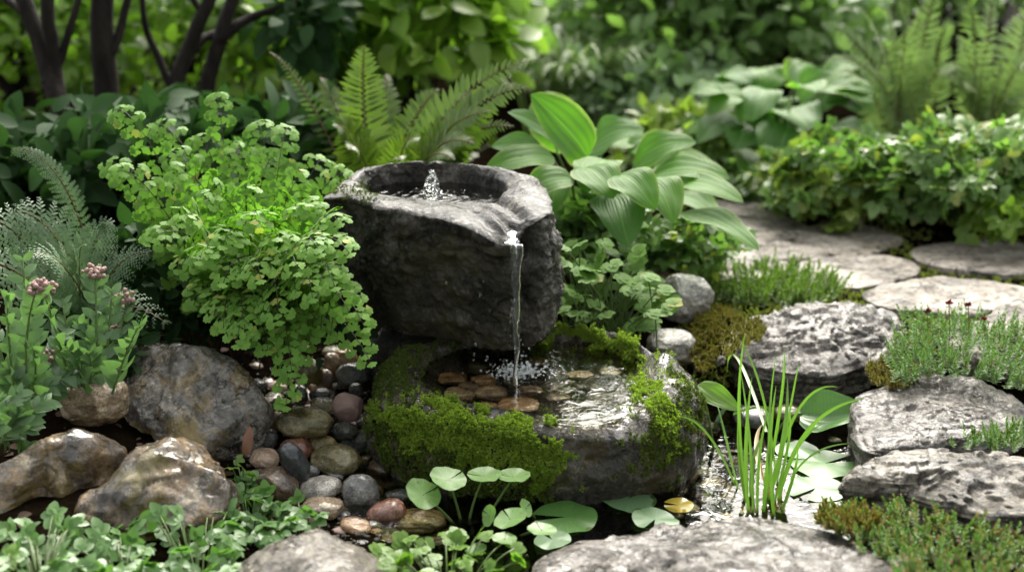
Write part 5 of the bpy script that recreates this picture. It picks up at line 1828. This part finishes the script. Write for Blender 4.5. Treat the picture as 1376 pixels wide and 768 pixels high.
hosta("large glossy hosta with broad cream-edged leaves right behind the stone basin", hb, [
    HL(790, 212, 2.72, 712, 128, 2.66, 74, (0.25, -0.8, 0.5)), HL(775, 200, 2.85, 725, 125, 2.95, 60, (-0.5, -0.6, 0.6)), HL(750, 206, 2.7, 682, 152, 2.62, 34, (0.5, -0.5, 0.75), 'hostapale'),
    HL(792, 205, 2.85, 866, 172, 2.8, 52, (-0.2, -0.5, 0.85), 'hostapale'), HL(852, 222, 2.75, 936, 190, 2.72, 46, (-0.1, -0.55, 0.85)), HL(868, 245, 2.7, 982, 238, 2.6, 52, (0.05, -0.5, 0.9)),
    HL(880, 262, 2.66, 1000, 272, 2.5, 48, (0.1, -0.45, 0.9)), HL(912, 285, 2.55, 1018, 338, 2.4, 46, (0.35, -0.5, 0.8)), HL(822, 262, 2.55, 846, 332, 2.42, 60, (0.1, -0.9, 0.45), 'hostapale'),
    HL(745, 212, 2.6, 652, 232, 2.55, 40, (-0.1, -0.55, 0.8)), HL(730, 208, 2.62, 660, 198, 2.6, 36, (-0.1, -0.6, 0.8), 'hostapale'), HL(785, 225, 2.55, 822, 268, 2.45, 52, (0.1, -0.7, 0.7)),
    HL(815, 215, 2.62, 790, 260, 2.5, 52, (-0.2, -0.75, 0.6)), HL(860, 240, 2.55, 905, 300, 2.44, 56, (0.3, -0.65, 0.7)), HL(830, 235, 2.5, 880, 282, 2.42, 54, (0.2, -0.7, 0.7)),
    HL(760, 235, 2.6, 742, 290, 2.5, 44, (-0.3, -0.7, 0.6)), HL(845, 205, 2.9, 900, 205, 2.95, 44, (0.0, -0.4, 0.9)), HL(900, 262, 2.75, 965, 300, 2.65, 48, (0.3, -0.5, 0.8)), HL(880, 225, 2.85, 960, 222, 2.85, 42, (0.1, -0.4, 0.9)),
    HL(810, 195, 2.9, 850, 190, 3.0, 46, (0.0, -0.5, 0.85)), HL(770, 240, 2.5, 700, 262, 2.48, 40, (-0.2, -0.6, 0.75)), HL(930, 300, 2.6, 990, 318, 2.52, 38, (0.3, -0.4, 0.8)),
], ['hosta', 'hosta', 'hostapale'], 3, extra=30, span=0.2, hh=(0.05, 0.17), L=(0.08, 0.13))
hb2 = PY(1035, 262, 3.5)
hb2[2] = gz(hb2[0], hb2[1])
hosta("hosta with big pale leaves beyond the path, at the feet of the tall ferns", hb2, [
    HL(1040, 165, 3.42, 990, 150, 3.4, 70, (-0.2, -0.6, 0.7), 'hostapale'), HL(1060, 170, 3.35, 1030, 240, 3.25, 80, (0, -0.8, 0.5), 'hostapale'), HL(1010, 170, 3.4, 985, 200, 3.3, 55, (-.3, -.8, .5), 'hostapale'),
    HL(1075, 140, 3.5, 1140, 105, 3.5, 60, (.2, -.5, .8), 'hostapale'), HL(1045, 150, 3.45, 1085, 175, 3.3, 70, (.2, -.7, .6), 'hostapale'), HL(1000, 130, 3.6, 950, 120, 3.6, 50, (-.2, -.5, .8)), HL(1030, 125, 3.6, 1020, 92, 3.7, 55, (0, -.6, .7)),
    HL(1070, 120, 3.6, 1100, 92, 3.65, 60, (0, -.6, .7))],
    ['hosta', 'hostapale', 'hosta'], 4, extra=34, span=0.34, hh=(0.10, 0.28), L=(0.11, 0.17))

# --- sword fern behind the basin
fs = np.random.default_rng(61)
fb = PY(520, 250, 2.72)
fb[2] = gz(fb[0], fb[1])
t_ = thing("sword_fern", "dark olive sword fern with ladder-like fronds arching behind the stone basin", "fern", fb)
for px, py, y, cx, cy, pl in [(490, 62, 2.75, 480, 130, .06), (720, 80, 2.65, 560, 110, .055), (710, 118, 2.6, 590, 120, .055), (660, 150, 2.58, 560, 150, .05), (362, 70, 2.8, 420, 100, .022), (430, 105, 2.85, 460, 140, .045),
                           (640, 195, 2.55, 560, 150, .045), (590, 120, 2.8, 540, 150, .05), (560, 190, 2.55, 530, 160, .045), (610, 215, 2.52, 560, 165, .04), (450, 170, 2.6, 480, 150, .05), (520, 100, 2.9, 510, 150, .05),
                           (690, 170, 2.62, 590, 150, .045), (470, 200, 2.55, 490, 170, .045), (640, 125, 2.85, 570, 140, .05), (540, 215, 2.5, 520, 180, .04)]:
    e, ct = PY(px, py, y), PY(cx, cy, (y + 2.72) / 2)
    sword_frond(t_, bez(fb + fs.normal(size=3) * [.02, .02, 0], ct, e, 24), M['sword'], pl, 28, 0.25, (0.1, -0.7, 0.6), r=fs)
creeper("leafy undergrowth with pale spotted leaves between the sword fern and the basin rim", inpatch([(520, 165), (640, 150), (690, 190), (640, 225), (500, 225)], 5), M['sword'], (0.02, 0.03), name="undergrowth_plant")

# --- avens with lobed leaves right of the basin
ar = np.random.default_rng(67)
ab = PY(800, 440, 2.36)
ab[2] = gz(ab[0], ab[1])
t_ = thing("avens_plant", "bushy avens plant with glossy toothed leaves between the basin and the rock heap", "plant", ab)
apts = inpatch([(735, 330), (790, 318), (840, 325), (872, 352), (900, 395), (905, 425), (870, 440), (815, 425), (770, 425), (730, 400)], 105, ar)
mb, st = MB(), MB()
W = np.array([PY(px, py, ar.uniform(2.24, 2.5)) for px, py in apts])
W[:, 2] = np.maximum(W[:, 2], 0.13)
n = len(W)
d = norm((W - ab) * np.array([1.4, 1, 0.0]) + rdir(n, ar) * 0.05 + np.array([0.02, -0.04, 0]))
mb.inst(T_LOBED, frames(d, UPV * 0.8 + rdir(n, ar) * 0.4 + np.array([0, -0.35, 0]), ar.uniform(0.019, 0.031, n)), W)
mb.build("foliage", M['avens'], t_)
for k in range(n):
    root = ab + np.array([ar.normal() * 0.03, ar.normal() * 0.025, 0]) + (W[k] - ab) * np.array([0.25, 0.25, 0])
    st.tube(bez(root, (root + W[k]) / 2 + UPV * 0.025 - (W[k] - root) * np.array([.15, .15, 0]), W[k], 8), 0.0012, 5)
st.build("stem", M['stem'], t_)

# --- stonecrops, cushions
def stonecrop(name, label, poly, n, mat, hgt, z0=None, seed=0, needle=0.007, cat="stonecrop", whorls=9, group=None, flowers=(), twist=0.35, tpl=T_NEEDLE, wide=1.0, dome=0.0):
    r = np.random.default_rng(seed)
    pts = inpatch(poly, n, r)
    W = []
    for px, py in pts:
        p = P(px, py, 0.09 if z0 is None else z0)
        g = gz(p[0], p[1])
        W.append([p[0], p[1], (g if z0 is None else z0)])
    W = np.array(W)
    c = W.mean(0)
    if dome:
        rad = np.linalg.norm((W - c)[:, :2] / (np.ptp(W[:, :2], axis=0) / 2 + 1e-6), axis=1)
        W[:, 2] += dome * np.clip(1 - rad ** 2, 0, 1)
    t_ = thing(name, label, cat, c, group)
    mb = MB()
    lean = norm(UPV + rdir(n, r) * twist + (W - c) * np.array([1, 1, 0]) * 3)
    H = r.uniform(hgt[0], hgt[1], n)
    for k in range(whorls):
        f = (k + 0.6) / whorls
        for j in range(5):
            a = j * 2 * np.pi / 5 + k * 1.1 + r.uniform(0, 6.28, n)
            x = norm(np.cross(lean, [0.3, 1, 0.2]))
            y = np.cross(lean, x)
            rad_ = x * np.cos(a)[:, None] + y * np.sin(a)[:, None]
            d = norm(rad_ * (1.0 - 0.55 * f) + lean * (0.35 + 0.7 * f))
            s = needle * (1.1 - 0.5 * f) * r.uniform(0.8, 1.2, n)
            mb.inst(tpl, frames(d, lean, s * wide, s, s), W + lean * (H * f)[:, None])
    o = mb.build("foliage", mat, t_)
    for px, py, h in flowers:
        b = P(px, py + h, 0.10)
        tip = PY(px, py, b[1])
        mb = MB()
        mb.tube(bez(b, (b + tip) / 2 + np.array([0.002, 0, 0]), tip, 8), 0.0009, 5)
        so = mb.build("flower_stem", M['redstem'], t_)
        mb = MB()
        dd = rdir(26, r)
        dd[:, 2] = np.abs(dd[:, 2]) * 0.5
        mb.inst(T_OVATE_LO, frames(dd, rdir(26, r), r.uniform(0.005, 0.009, 26)), np.repeat(tip[None], 26, 0))
        mb.build("flower", M['red'], so)
    return t_


stonecrop("stonecrop", "feathery green stonecrop with dark red flower heads on the layered bank rock's side", [(1205, 470), (1225, 440), (1290, 440), (1376, 450), (1400, 500), (1380, 530), (1330, 520), (1260, 510), (1205, 520), (1185, 500)], 300, M['sedum'], (0.025, 0.055), 0.095, 1, 0.0085,
          flowers=[(1275, 407, 60), (1301, 410, 55), (1246, 418, 50), (1322, 428, 40)], dome=0.012)
stonecrop("stonecrop", "little green stonecrop tuft on top of the dark-pitted flat slab", [(1275, 600), (1320, 585), (1380, 575), (1400, 600), (1330, 612)], 70, M['sedum'], (0.015, 0.03), 0.085, 2, 0.007)
stonecrop("stonecrop", "green and rusty stonecrop mat in the near corner, in front of the thick bank slab", [(1105, 700), (1140, 685), (1200, 690), (1290, 705), (1376, 730), (1420, 780), (1400, 860), (1250, 830), (1180, 760), (1130, 722)], 420, M['sedumrust'], (0.015, 0.035), 0.055, 3, 0.0075, wide=1.3)
stonecrop("stonecrop", "lime green stonecrop mound between the hosta and the flagstone path", [(925, 375), (960, 362), (1040, 362), (1100, 375), (1130, 395), (1090, 412), (1010, 412), (950, 402)], 300, M['sedumlime'], (0.025, 0.055), None, 4, 0.010, wide=1.3)
stonecrop("moss_cushion", "golden brown moss clump packed between the rock heap and the layered bank rock", [(925, 470), (940, 435), (975, 420), (1010, 412), (1010, 430), (975, 455), (965, 490), (940, 500)], 420, M['mossrust'], (0.006, 0.014), 0.07, 5, 0.006, cat="moss", wide=1.6, dome=0.03, twist=0.9)
stonecrop("moss_cushion", "gold green moss cushion on the corner of the layered bank rock", [(968, 465), (985, 440), (1015, 430), (1028, 445), (1020, 462), (990, 475), (975, 485)], 200, M['mossgold'], (0.006, 0.014), 0.112, 6, 0.005, cat="moss", wide=1.4, dome=0.006)
stonecrop("moss_cushion", "rusty moss draping off the layered bank rock below the red-flowered stonecrop", [(1165, 500), (1195, 480), (1225, 490), (1240, 515), (1210, 525), (1170, 518)], 150, M['mossrust'], (0.008, 0.02), 0.085, 7, 0.006, cat="moss", wide=1.3)
stonecrop("stonecrop", "rusty brown stonecrop fringe at the water end of the thick bank slab", [(1095, 700), (1110, 690), (1160, 690), (1190, 705), (1160, 722), (1110, 715)], 110, M['mossrust'], (0.012, 0.025), 0.06, 8, 0.007, wide=1.3)

# dead leaves and crumbs on the bare soil
mb = MB()
lr = np.random.default_rng(12)
n = 1500
xy = np.stack([lr.uniform(-1.0, 1.2, n), lr.uniform(1.45, 3.2, n)], 1)
z_ = ground_z(xy[:, 0], xy[:, 1])
k_ = z_ > 0.004
xy, z_ = xy[k_], z_[k_]
n = len(xy)
mb.inst(T_OVATE_LO, frames(rdir(n, lr) * np.array([1, 1, 0.25]), UPV + rdir(n, lr) * 0.5, lr.uniform(0.008, 0.022, n)), np.stack([xy[:, 0], xy[:, 1], z_ + 0.004], 1))
tag(mb.build("leaf_litter", M['litter']), "dark brown leaf litter on the soil between the plants", "leaf litter", kind='stuff')
curved_leaf("dead_leaf", "reddish brown dead leaf wedged below the grey boulder", PY(330, 612, 1.93), PY(336, 572, 1.95), .016, M['deadleaf'], (0.3, -0.9, 0.3))

# ------------------------------------------------------------------ background planting
bush("ground_cover_plant", "low leafy ground cover with pale and yellowish leaves, along the far edge of the path", "plant", PY(1180, 245, 3.15), (0.27, 0.17, 0.08), 190, 9, (0.02, 0.036), M['cover'], T_TRI, 201, "ground cover along the path", 0.04, False)
bush("ground_cover_plant", "leafy ground cover behind the shaded flagstone, with whitish leaves", "plant", PY(1330, 235, 3.05), (0.27, 0.17, 0.095), 190, 9, (0.02, 0.036), M['cover'], T_TRI, 202, "ground cover along the path", 0.04, False)
bush("ground_cover_plant", "yellow-green ground cover at the near end beside the far flagstones", "plant", PY(1095, 262, 3.12), (0.11, 0.10, 0.08), 60, 9, (0.025, 0.04), M['bush5'], T_TRI, 203, "ground cover along the path", 0.035, False)
bush("ground_cover_plant", "bright sprig of ground cover leaning over the damp flagstone", "plant", PY(1365, 290, 2.92), (0.10, 0.08, 0.06), 40, 9, (0.025, 0.04), M['bush2'], T_TRI, 204, "ground cover along the path", 0.03, False)
t2 = np.random.default_rng(91)
for q_, (bx, by, y, tips, lab) in enumerate([
    (1215, 190, 3.75, [(1108, 32), (1122, 80), (1150, 5), (1180, -18), (1160, 112), (1215, -8), (1238, 15), (1262, -22), (1200, 62), (1245, 72), (1128, 128), (1190, 122), (1278, 30), (1290, 92)], "tall pale fern with arching fronds beside the big-leaved hosta"),
    (1320, 200, 3.65, [(1300, 0), (1335, -22), (1370, 20), (1400, -10), (1285, 52), (1320, 62), (1350, 92), (1390, 82), (1300, 122), (1370, 140), (1420, 60), (1262, 100)], "tall upright fern with broad ladder-like fronds at the back corner")]):
    b = PY(bx, by, y)
    b[2] = gz(b[0], b[1])
    t_ = thing("tall_fern", lab, "fern", b, "tall ferns beyond the path")
    for px, py in tips:
        e = PY(px, py, y + t2.uniform(-0.4, 0.1))
        sword_frond(t_, bez(b + t2.normal(size=3) * [.04, .04, 0], b + (e - b) * 0.38 + UPV * 0.20, e, 20), M['bgfern'], .062, 24, 0.15, (0.05 + t2.normal() * .4, -0.75, 0.55 + t2.normal() * .3), r=t2, wid=0.8)
# shrubs straight ahead and to the right
bush("shrub", "dense mid green shrub in the middle distance beyond the path", "shrub", PY(935, 35, 4.4), (0.52, 0.35, 0.34), 260, 13, (0.045, 0.075), M['bush1'], T_OVATE_LO, 301, "shrubs at the back of the garden", 0.07)
bush("shrub", "low bluish-leaved shrub in front of the dense green one", "shrub", PY(895, 140, 4.0), (0.24, 0.18, 0.12), 110, 10, (0.035, 0.055), M['bush4'], T_OVATE_LO, 302, "shrubs at the back of the garden", 0.05)
bush("shrub", "yellow-green mound between the bluish shrub and the big-leaved hosta", "shrub", PY(925, 195, 3.6), (0.20, 0.14, 0.08), 90, 9, (0.03, 0.05), M['bush5'], T_OVATE_LO, 303, "shrubs at the back of the garden", 0.045)
bush("shrub", "pale green leafy shrub behind the tall ferns' near side", "shrub", PY(1065, 60, 4.5), (0.30, 0.25, 0.30), 150, 11, (0.04, 0.065), M['bush4'], T_OVATE_LO, 304, "shrubs at the back of the garden", 0.06)
bush("shrub", "airy green shrub far behind between the post and the left shrubs", "shrub", PY(640, 40, 4.9), (0.42, 0.3, 0.36), 170, 11, (0.04, 0.07), M['bush2'], T_OVATE_LO, 305, "shrubs at the back of the garden", 0.07)
bush("shrub", "big-leaved bright shrub just behind the sword fern", "shrub", PY(545, 55, 3.7), (0.30, 0.22, 0.26), 120, 8, (0.07, 0.11), M['bush2'], T_OVATE, 306, "shrubs at the back of the garden", 0.08)
bush("shrub", "far back shrub coloured pale for the bright hazy opening", "shrub", PY(800, -40, 6.2), (0.9, 0.4, 0.75), 210, 10, (0.06, 0.1), M['bush4'], T_OVATE_LO, 307, "shrubs at the back of the garden", 0.1)  # pale leaf colour stands in for the bright far opening
bush("shrub", "dull green shrub against the far fence behind the tall ferns", "shrub", PY(1300, -40, 5.2), (0.5, 0.35, 0.5), 200, 11, (0.05, 0.08), M['bush1'], T_OVATE_LO, 308, "shrubs at the back of the garden", 0.08)
# grassy plant with narrow leaves
gp = PY(770, 175, 4.1)
gp[2] = gz(gp[0], gp[1])
t_ = thing("ornamental_grass", "fountain of soft pale ornamental grass ahead of the dense green shrub", "grass", gp)
mb = MB()
for k in range(260):
    a, l = t2.uniform(0, 6.28), t2.uniform(0.2, 0.42)
    root = gp + t2.normal(size=3) * [.05, .04, 0]
    d = np.array([math.cos(a), math.sin(a), 0])
    tip = root + d * l * 0.65 + UPV * l * 0.65
    pa = bez(root, root + d * l * 0.2 + UPV * l, tip, 8)
    sd_ = norm(np.cross(d, UPV)) * 0.006
    tt = np.linspace(0, 1, 8)[:, None]
    Vb = np.concatenate([pa - sd_ * (1 - tt ** 2), pa + sd_ * (1 - tt ** 2) + 1e-5])
    mb.add(Vb, [(i, 8 + i, 8 + i + 1, i + 1) for i in range(7)])
mb.build("foliage", M["bgfern"], t_)

# --- woody shrubs with dark trunks on the left
def trunk(mb, pts, r0, r1):
    pts = np.array([PY(*p) for p in pts])
    pa = np.concatenate([bez(pts[0], (pts[0] + pts[1]) / 2, pts[1], 6)] + [bez(pts[i], (pts[i] + pts[i + 1]) / 2, pts[i + 1], 6)[1:] for i in range(1, len(pts) - 1)])
    for _ in range(3): pa[1:-1] = (pa[:-2] + pa[1:-1] * 2 + pa[2:]) / 4
    pa = pa + 0.014 * np.stack([noise3(pa * 9), noise3(pa * 9 + 5), noise3(pa * 9 + 9)], 1)
    mb.tube(pa, np.linspace(r0, r1, len(pa)), 10)


def woody(label, limbs, cloud_c, cloud_r, nt, per, size, mat, seed, tpl=T_OVATE):
    r = np.random.default_rng(seed)
    p0 = PY(*limbs[0][0][0])
    t_ = thing("woody_shrub", label, "shrub", (p0[0], p0[1], gz(p0[0], p0[1])), "woody shrubs with dark trunks")
    for pts, r0, r1 in limbs:
        mb = MB()
        a = PY(*pts[0])
        if pts[0][1] > 180:
            pts = [pts[0]] + pts[1:]
        trunk(mb, pts, r0, r1)
        if pts[0][1] > 180:
            g = gz(a[0], a[1])
            if a[2] > g: mb.tube(np.array([[a[0], a[1], g - 0.02], [a[0], a[1], (a[2] + g) / 2], a]), [r0 * 1.15, r0 * 1.05, r0], 10)
        mb.build("trunk", M['bark'], t_)
    for c, rad in zip(cloud_c, cloud_r):
        d = rdir(nt, r)
        tips = np.asarray(c) + d * np.asarray(rad) * r.uniform(0.4, 1, (nt, 1))
        tips[:, 2] = np.maximum(tips[:, 2], gz(c[0], c[1]) + 0.03)
        cloud("foliage", t_, mat, tips, per, size, tpl, r, 0.07, 0.6, 0.5, None, 0.3)
    return t_


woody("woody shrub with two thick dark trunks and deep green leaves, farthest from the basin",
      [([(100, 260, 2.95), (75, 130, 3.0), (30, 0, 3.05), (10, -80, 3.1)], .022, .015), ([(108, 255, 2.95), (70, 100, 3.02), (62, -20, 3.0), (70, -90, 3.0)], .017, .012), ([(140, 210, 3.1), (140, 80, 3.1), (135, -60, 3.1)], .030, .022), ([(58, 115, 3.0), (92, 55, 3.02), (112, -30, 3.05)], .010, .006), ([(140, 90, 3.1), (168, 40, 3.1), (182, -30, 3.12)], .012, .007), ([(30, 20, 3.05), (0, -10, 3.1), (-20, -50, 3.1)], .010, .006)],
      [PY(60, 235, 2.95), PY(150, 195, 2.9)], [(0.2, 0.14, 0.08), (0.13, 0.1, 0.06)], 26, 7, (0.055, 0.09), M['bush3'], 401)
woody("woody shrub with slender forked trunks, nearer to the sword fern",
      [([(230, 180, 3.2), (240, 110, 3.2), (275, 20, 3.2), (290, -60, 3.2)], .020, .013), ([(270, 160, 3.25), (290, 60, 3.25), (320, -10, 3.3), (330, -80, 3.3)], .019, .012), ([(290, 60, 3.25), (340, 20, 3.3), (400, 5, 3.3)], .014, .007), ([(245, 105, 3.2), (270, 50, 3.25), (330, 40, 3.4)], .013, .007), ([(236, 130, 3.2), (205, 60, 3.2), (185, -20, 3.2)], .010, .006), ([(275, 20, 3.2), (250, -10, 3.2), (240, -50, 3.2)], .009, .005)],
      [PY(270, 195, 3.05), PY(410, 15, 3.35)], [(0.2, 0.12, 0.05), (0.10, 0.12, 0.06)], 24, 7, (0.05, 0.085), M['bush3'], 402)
bush("shrub", "sunlit yellow-green shrub glowing behind the dark trunks", "shrub", PY(250, 70, 4.1), (0.5, 0.25, 0.36), 190, 8, (0.04, 0.07), M['bush2'], T_OVATE_LO, 309, "shrubs at the back of the garden", 0.08)
bush("shrub", "bright leafy shrub at the far corner behind the thick trunks", "shrub", PY(20, 80, 4.0), (0.36, 0.25, 0.36), 130, 8, (0.04, 0.07), M['bush2'], T_OVATE_LO, 310, "shrubs at the back of the garden", 0.08)
bush("shrub", "mid green shrub between the forked trunks and the big-leaved bright shrub", "shrub", PY(430, 60, 4.0), (0.30, 0.25, 0.33), 140, 9, (0.045, 0.075), M['bush2'], T_OVATE_LO, 311, "shrubs at the back of the garden", 0.08)
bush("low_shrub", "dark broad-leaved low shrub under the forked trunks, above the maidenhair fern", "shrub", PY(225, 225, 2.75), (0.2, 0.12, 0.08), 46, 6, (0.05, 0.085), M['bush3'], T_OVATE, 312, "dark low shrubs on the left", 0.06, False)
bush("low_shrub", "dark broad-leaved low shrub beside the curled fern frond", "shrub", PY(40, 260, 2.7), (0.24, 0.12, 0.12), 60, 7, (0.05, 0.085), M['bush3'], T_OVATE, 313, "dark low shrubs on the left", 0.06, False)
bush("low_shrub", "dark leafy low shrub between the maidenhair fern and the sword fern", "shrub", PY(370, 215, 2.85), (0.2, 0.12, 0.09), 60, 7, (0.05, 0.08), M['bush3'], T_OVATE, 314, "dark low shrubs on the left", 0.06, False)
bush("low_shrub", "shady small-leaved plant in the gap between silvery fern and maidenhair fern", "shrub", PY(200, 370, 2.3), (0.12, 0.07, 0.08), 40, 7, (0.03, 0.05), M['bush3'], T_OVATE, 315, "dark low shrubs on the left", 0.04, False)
bush("shrub", "dark hedge-like shrub filling the back behind the woody trunks", "shrub", PY(180, -60, 6.0), (1.4, 0.4, 0.8), 360, 12, (0.06, 0.1), M['bush1'], T_OVATE_LO, 316, "shrubs at the back of the garden", 0.12)

# --- unseen trees added behind the photographer to darken the low near-side sky
for (tx, ty, hh_, lab, sd_) in [(-2.6, -2.2, 3.6, "leafy tree added unseen behind the viewpoint to block low sky, shrub side", 501), (0.4, -3.0, 4.0, "leafy tree added unseen straight behind the viewpoint to block low sky", 502), (3.2, -2.2, 3.4, "leafy tree added unseen behind the viewpoint to block low sky, path side", 503)]:
    r_ = np.random.default_rng(sd_)
    t_ = thing("added_shade_tree", lab, "tree", (tx, ty, 0), "unseen trees added to darken the low sky")
    mb = MB()
    mb.tube(bez(np.array([tx, ty, -0.05]), np.array([tx + .1, ty, hh_ * .4]), np.array([tx, ty - .1, hh_ * .9]), 12), np.linspace(0.13, 0.03, 12), 10)
    mb.build("trunk", M['bark'], t_)
    d_ = rdir(150, r_)
    tips = np.array([tx, ty, hh_ * 0.52]) + d_ * np.array([1.55, 0.8, hh_ * 0.48]) * r_.uniform(0.4, 1, (150, 1))
    tips[:, 2] = np.maximum(tips[:, 2], 0.1)
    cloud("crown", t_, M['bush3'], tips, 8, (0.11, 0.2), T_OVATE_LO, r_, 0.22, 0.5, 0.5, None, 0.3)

bush("low_shrub", "dark small-leaved plant in the hollow between the grey boulder and the silvery fern", "shrub", PY(250, 425, 2.34), (0.18, 0.06, 0.06), 90, 7, (0.022, 0.038), M['bush3'], T_OVATE, 317, "dark low shrubs on the left", 0.035, False)
bush("low_shrub", "dark small-leaved plant right under the maidenhair fern, against the basin's foot", "shrub", PY(420, 440, 2.22), (0.10, 0.05, 0.06), 40, 7, (0.018, 0.03), M['bush3'], T_OVATE, 318, "dark low shrubs on the left", 0.03, False)

bush("ground_cover_plant", "small leafy ground cover filling in under the hosta's outer leaves", "plant", PY(905, 335, 2.66), (0.14, 0.10, 0.05), 70, 8, (0.018, 0.03), M['cover'], T_TRI, 205, "ground cover along the path", 0.035, False)
bush("ground_cover_plant", "dark leafy ground cover between the hosta and the back of the stone basin", "plant", PY(770, 300, 2.62), (0.16, 0.09, 0.05), 60, 8, (0.02, 0.034), M['bush1'], T_TRI, 206, "ground cover along the path", 0.035, False)
bush("ground_cover_plant", "shaded ground cover behind the big-leaved hosta, before the bluish shrub", "plant", PY(960, 245, 3.45), (0.22, 0.12, 0.05), 90, 8, (0.022, 0.036), M['bush1'], T_TRI, 207, "ground cover along the path", 0.04, False)
bush("low_shrub", "dark small-leaved plant behind the cobble and the pink-budded plants", "shrub", PY(120, 470, 2.14), (0.12, 0.07, 0.05), 60, 7, (0.02, 0.034), M['bush3'], T_OVATE, 319, "dark low shrubs on the left", 0.035, False)

# --- fence at the back of the garden
fx = np.random.default_rng(5)
t_ = thing("garden_fence", "weathered pinkish grey board fence at the back of the garden", "fence", (0, 7.0, gz(0, 7.0)))
x = -3.6
while x < 3.6:
    w = fx.uniform(0.12, 0.15)
    z0, z1 = gz(x, 7.0) - 0.02, 1.15 + fx.uniform(-0.01, 0.01)
    mb = MB()
    Vb = np.array([(x, 7.0, z0), (x + w, 7.0, z0), (x + w, 7.02, z0), (x, 7.02, z0), (x, 7.0, z1), (x + w, 7.0, z1), (x + w, 7.02, z1), (x, 7.02, z1)])
    mb.add(Vb, [(3, 2, 1, 0), (4, 5, 6, 7), (0, 1, 5, 4), (1, 2, 6, 5), (2, 3, 7, 6), (3, 0, 4, 7)])
    mb.build("board", M['woodpale' if fx.random() < 0.4 else 'wood'], t_, smooth=False)
    x += w + 0.02
for zr in (0.35, 0.95):
    mb = MB()
    Vb = np.array([(-3.7, 7.022, zr), (3.7, 7.022, zr), (3.7, 7.06, zr), (-3.7, 7.06, zr), (-3.7, 7.022, zr + .09), (3.7, 7.022, zr + .09), (3.7, 7.06, zr + .09), (-3.7, 7.06, zr + .09)])
    mb.add(Vb, [(3, 2, 1, 0), (4, 5, 6, 7), (0, 1, 5, 4), (1, 2, 6, 5), (2, 3, 7, 6), (3, 0, 4, 7)])
    mb.build("rail", M['wood'], t_, smooth=False)
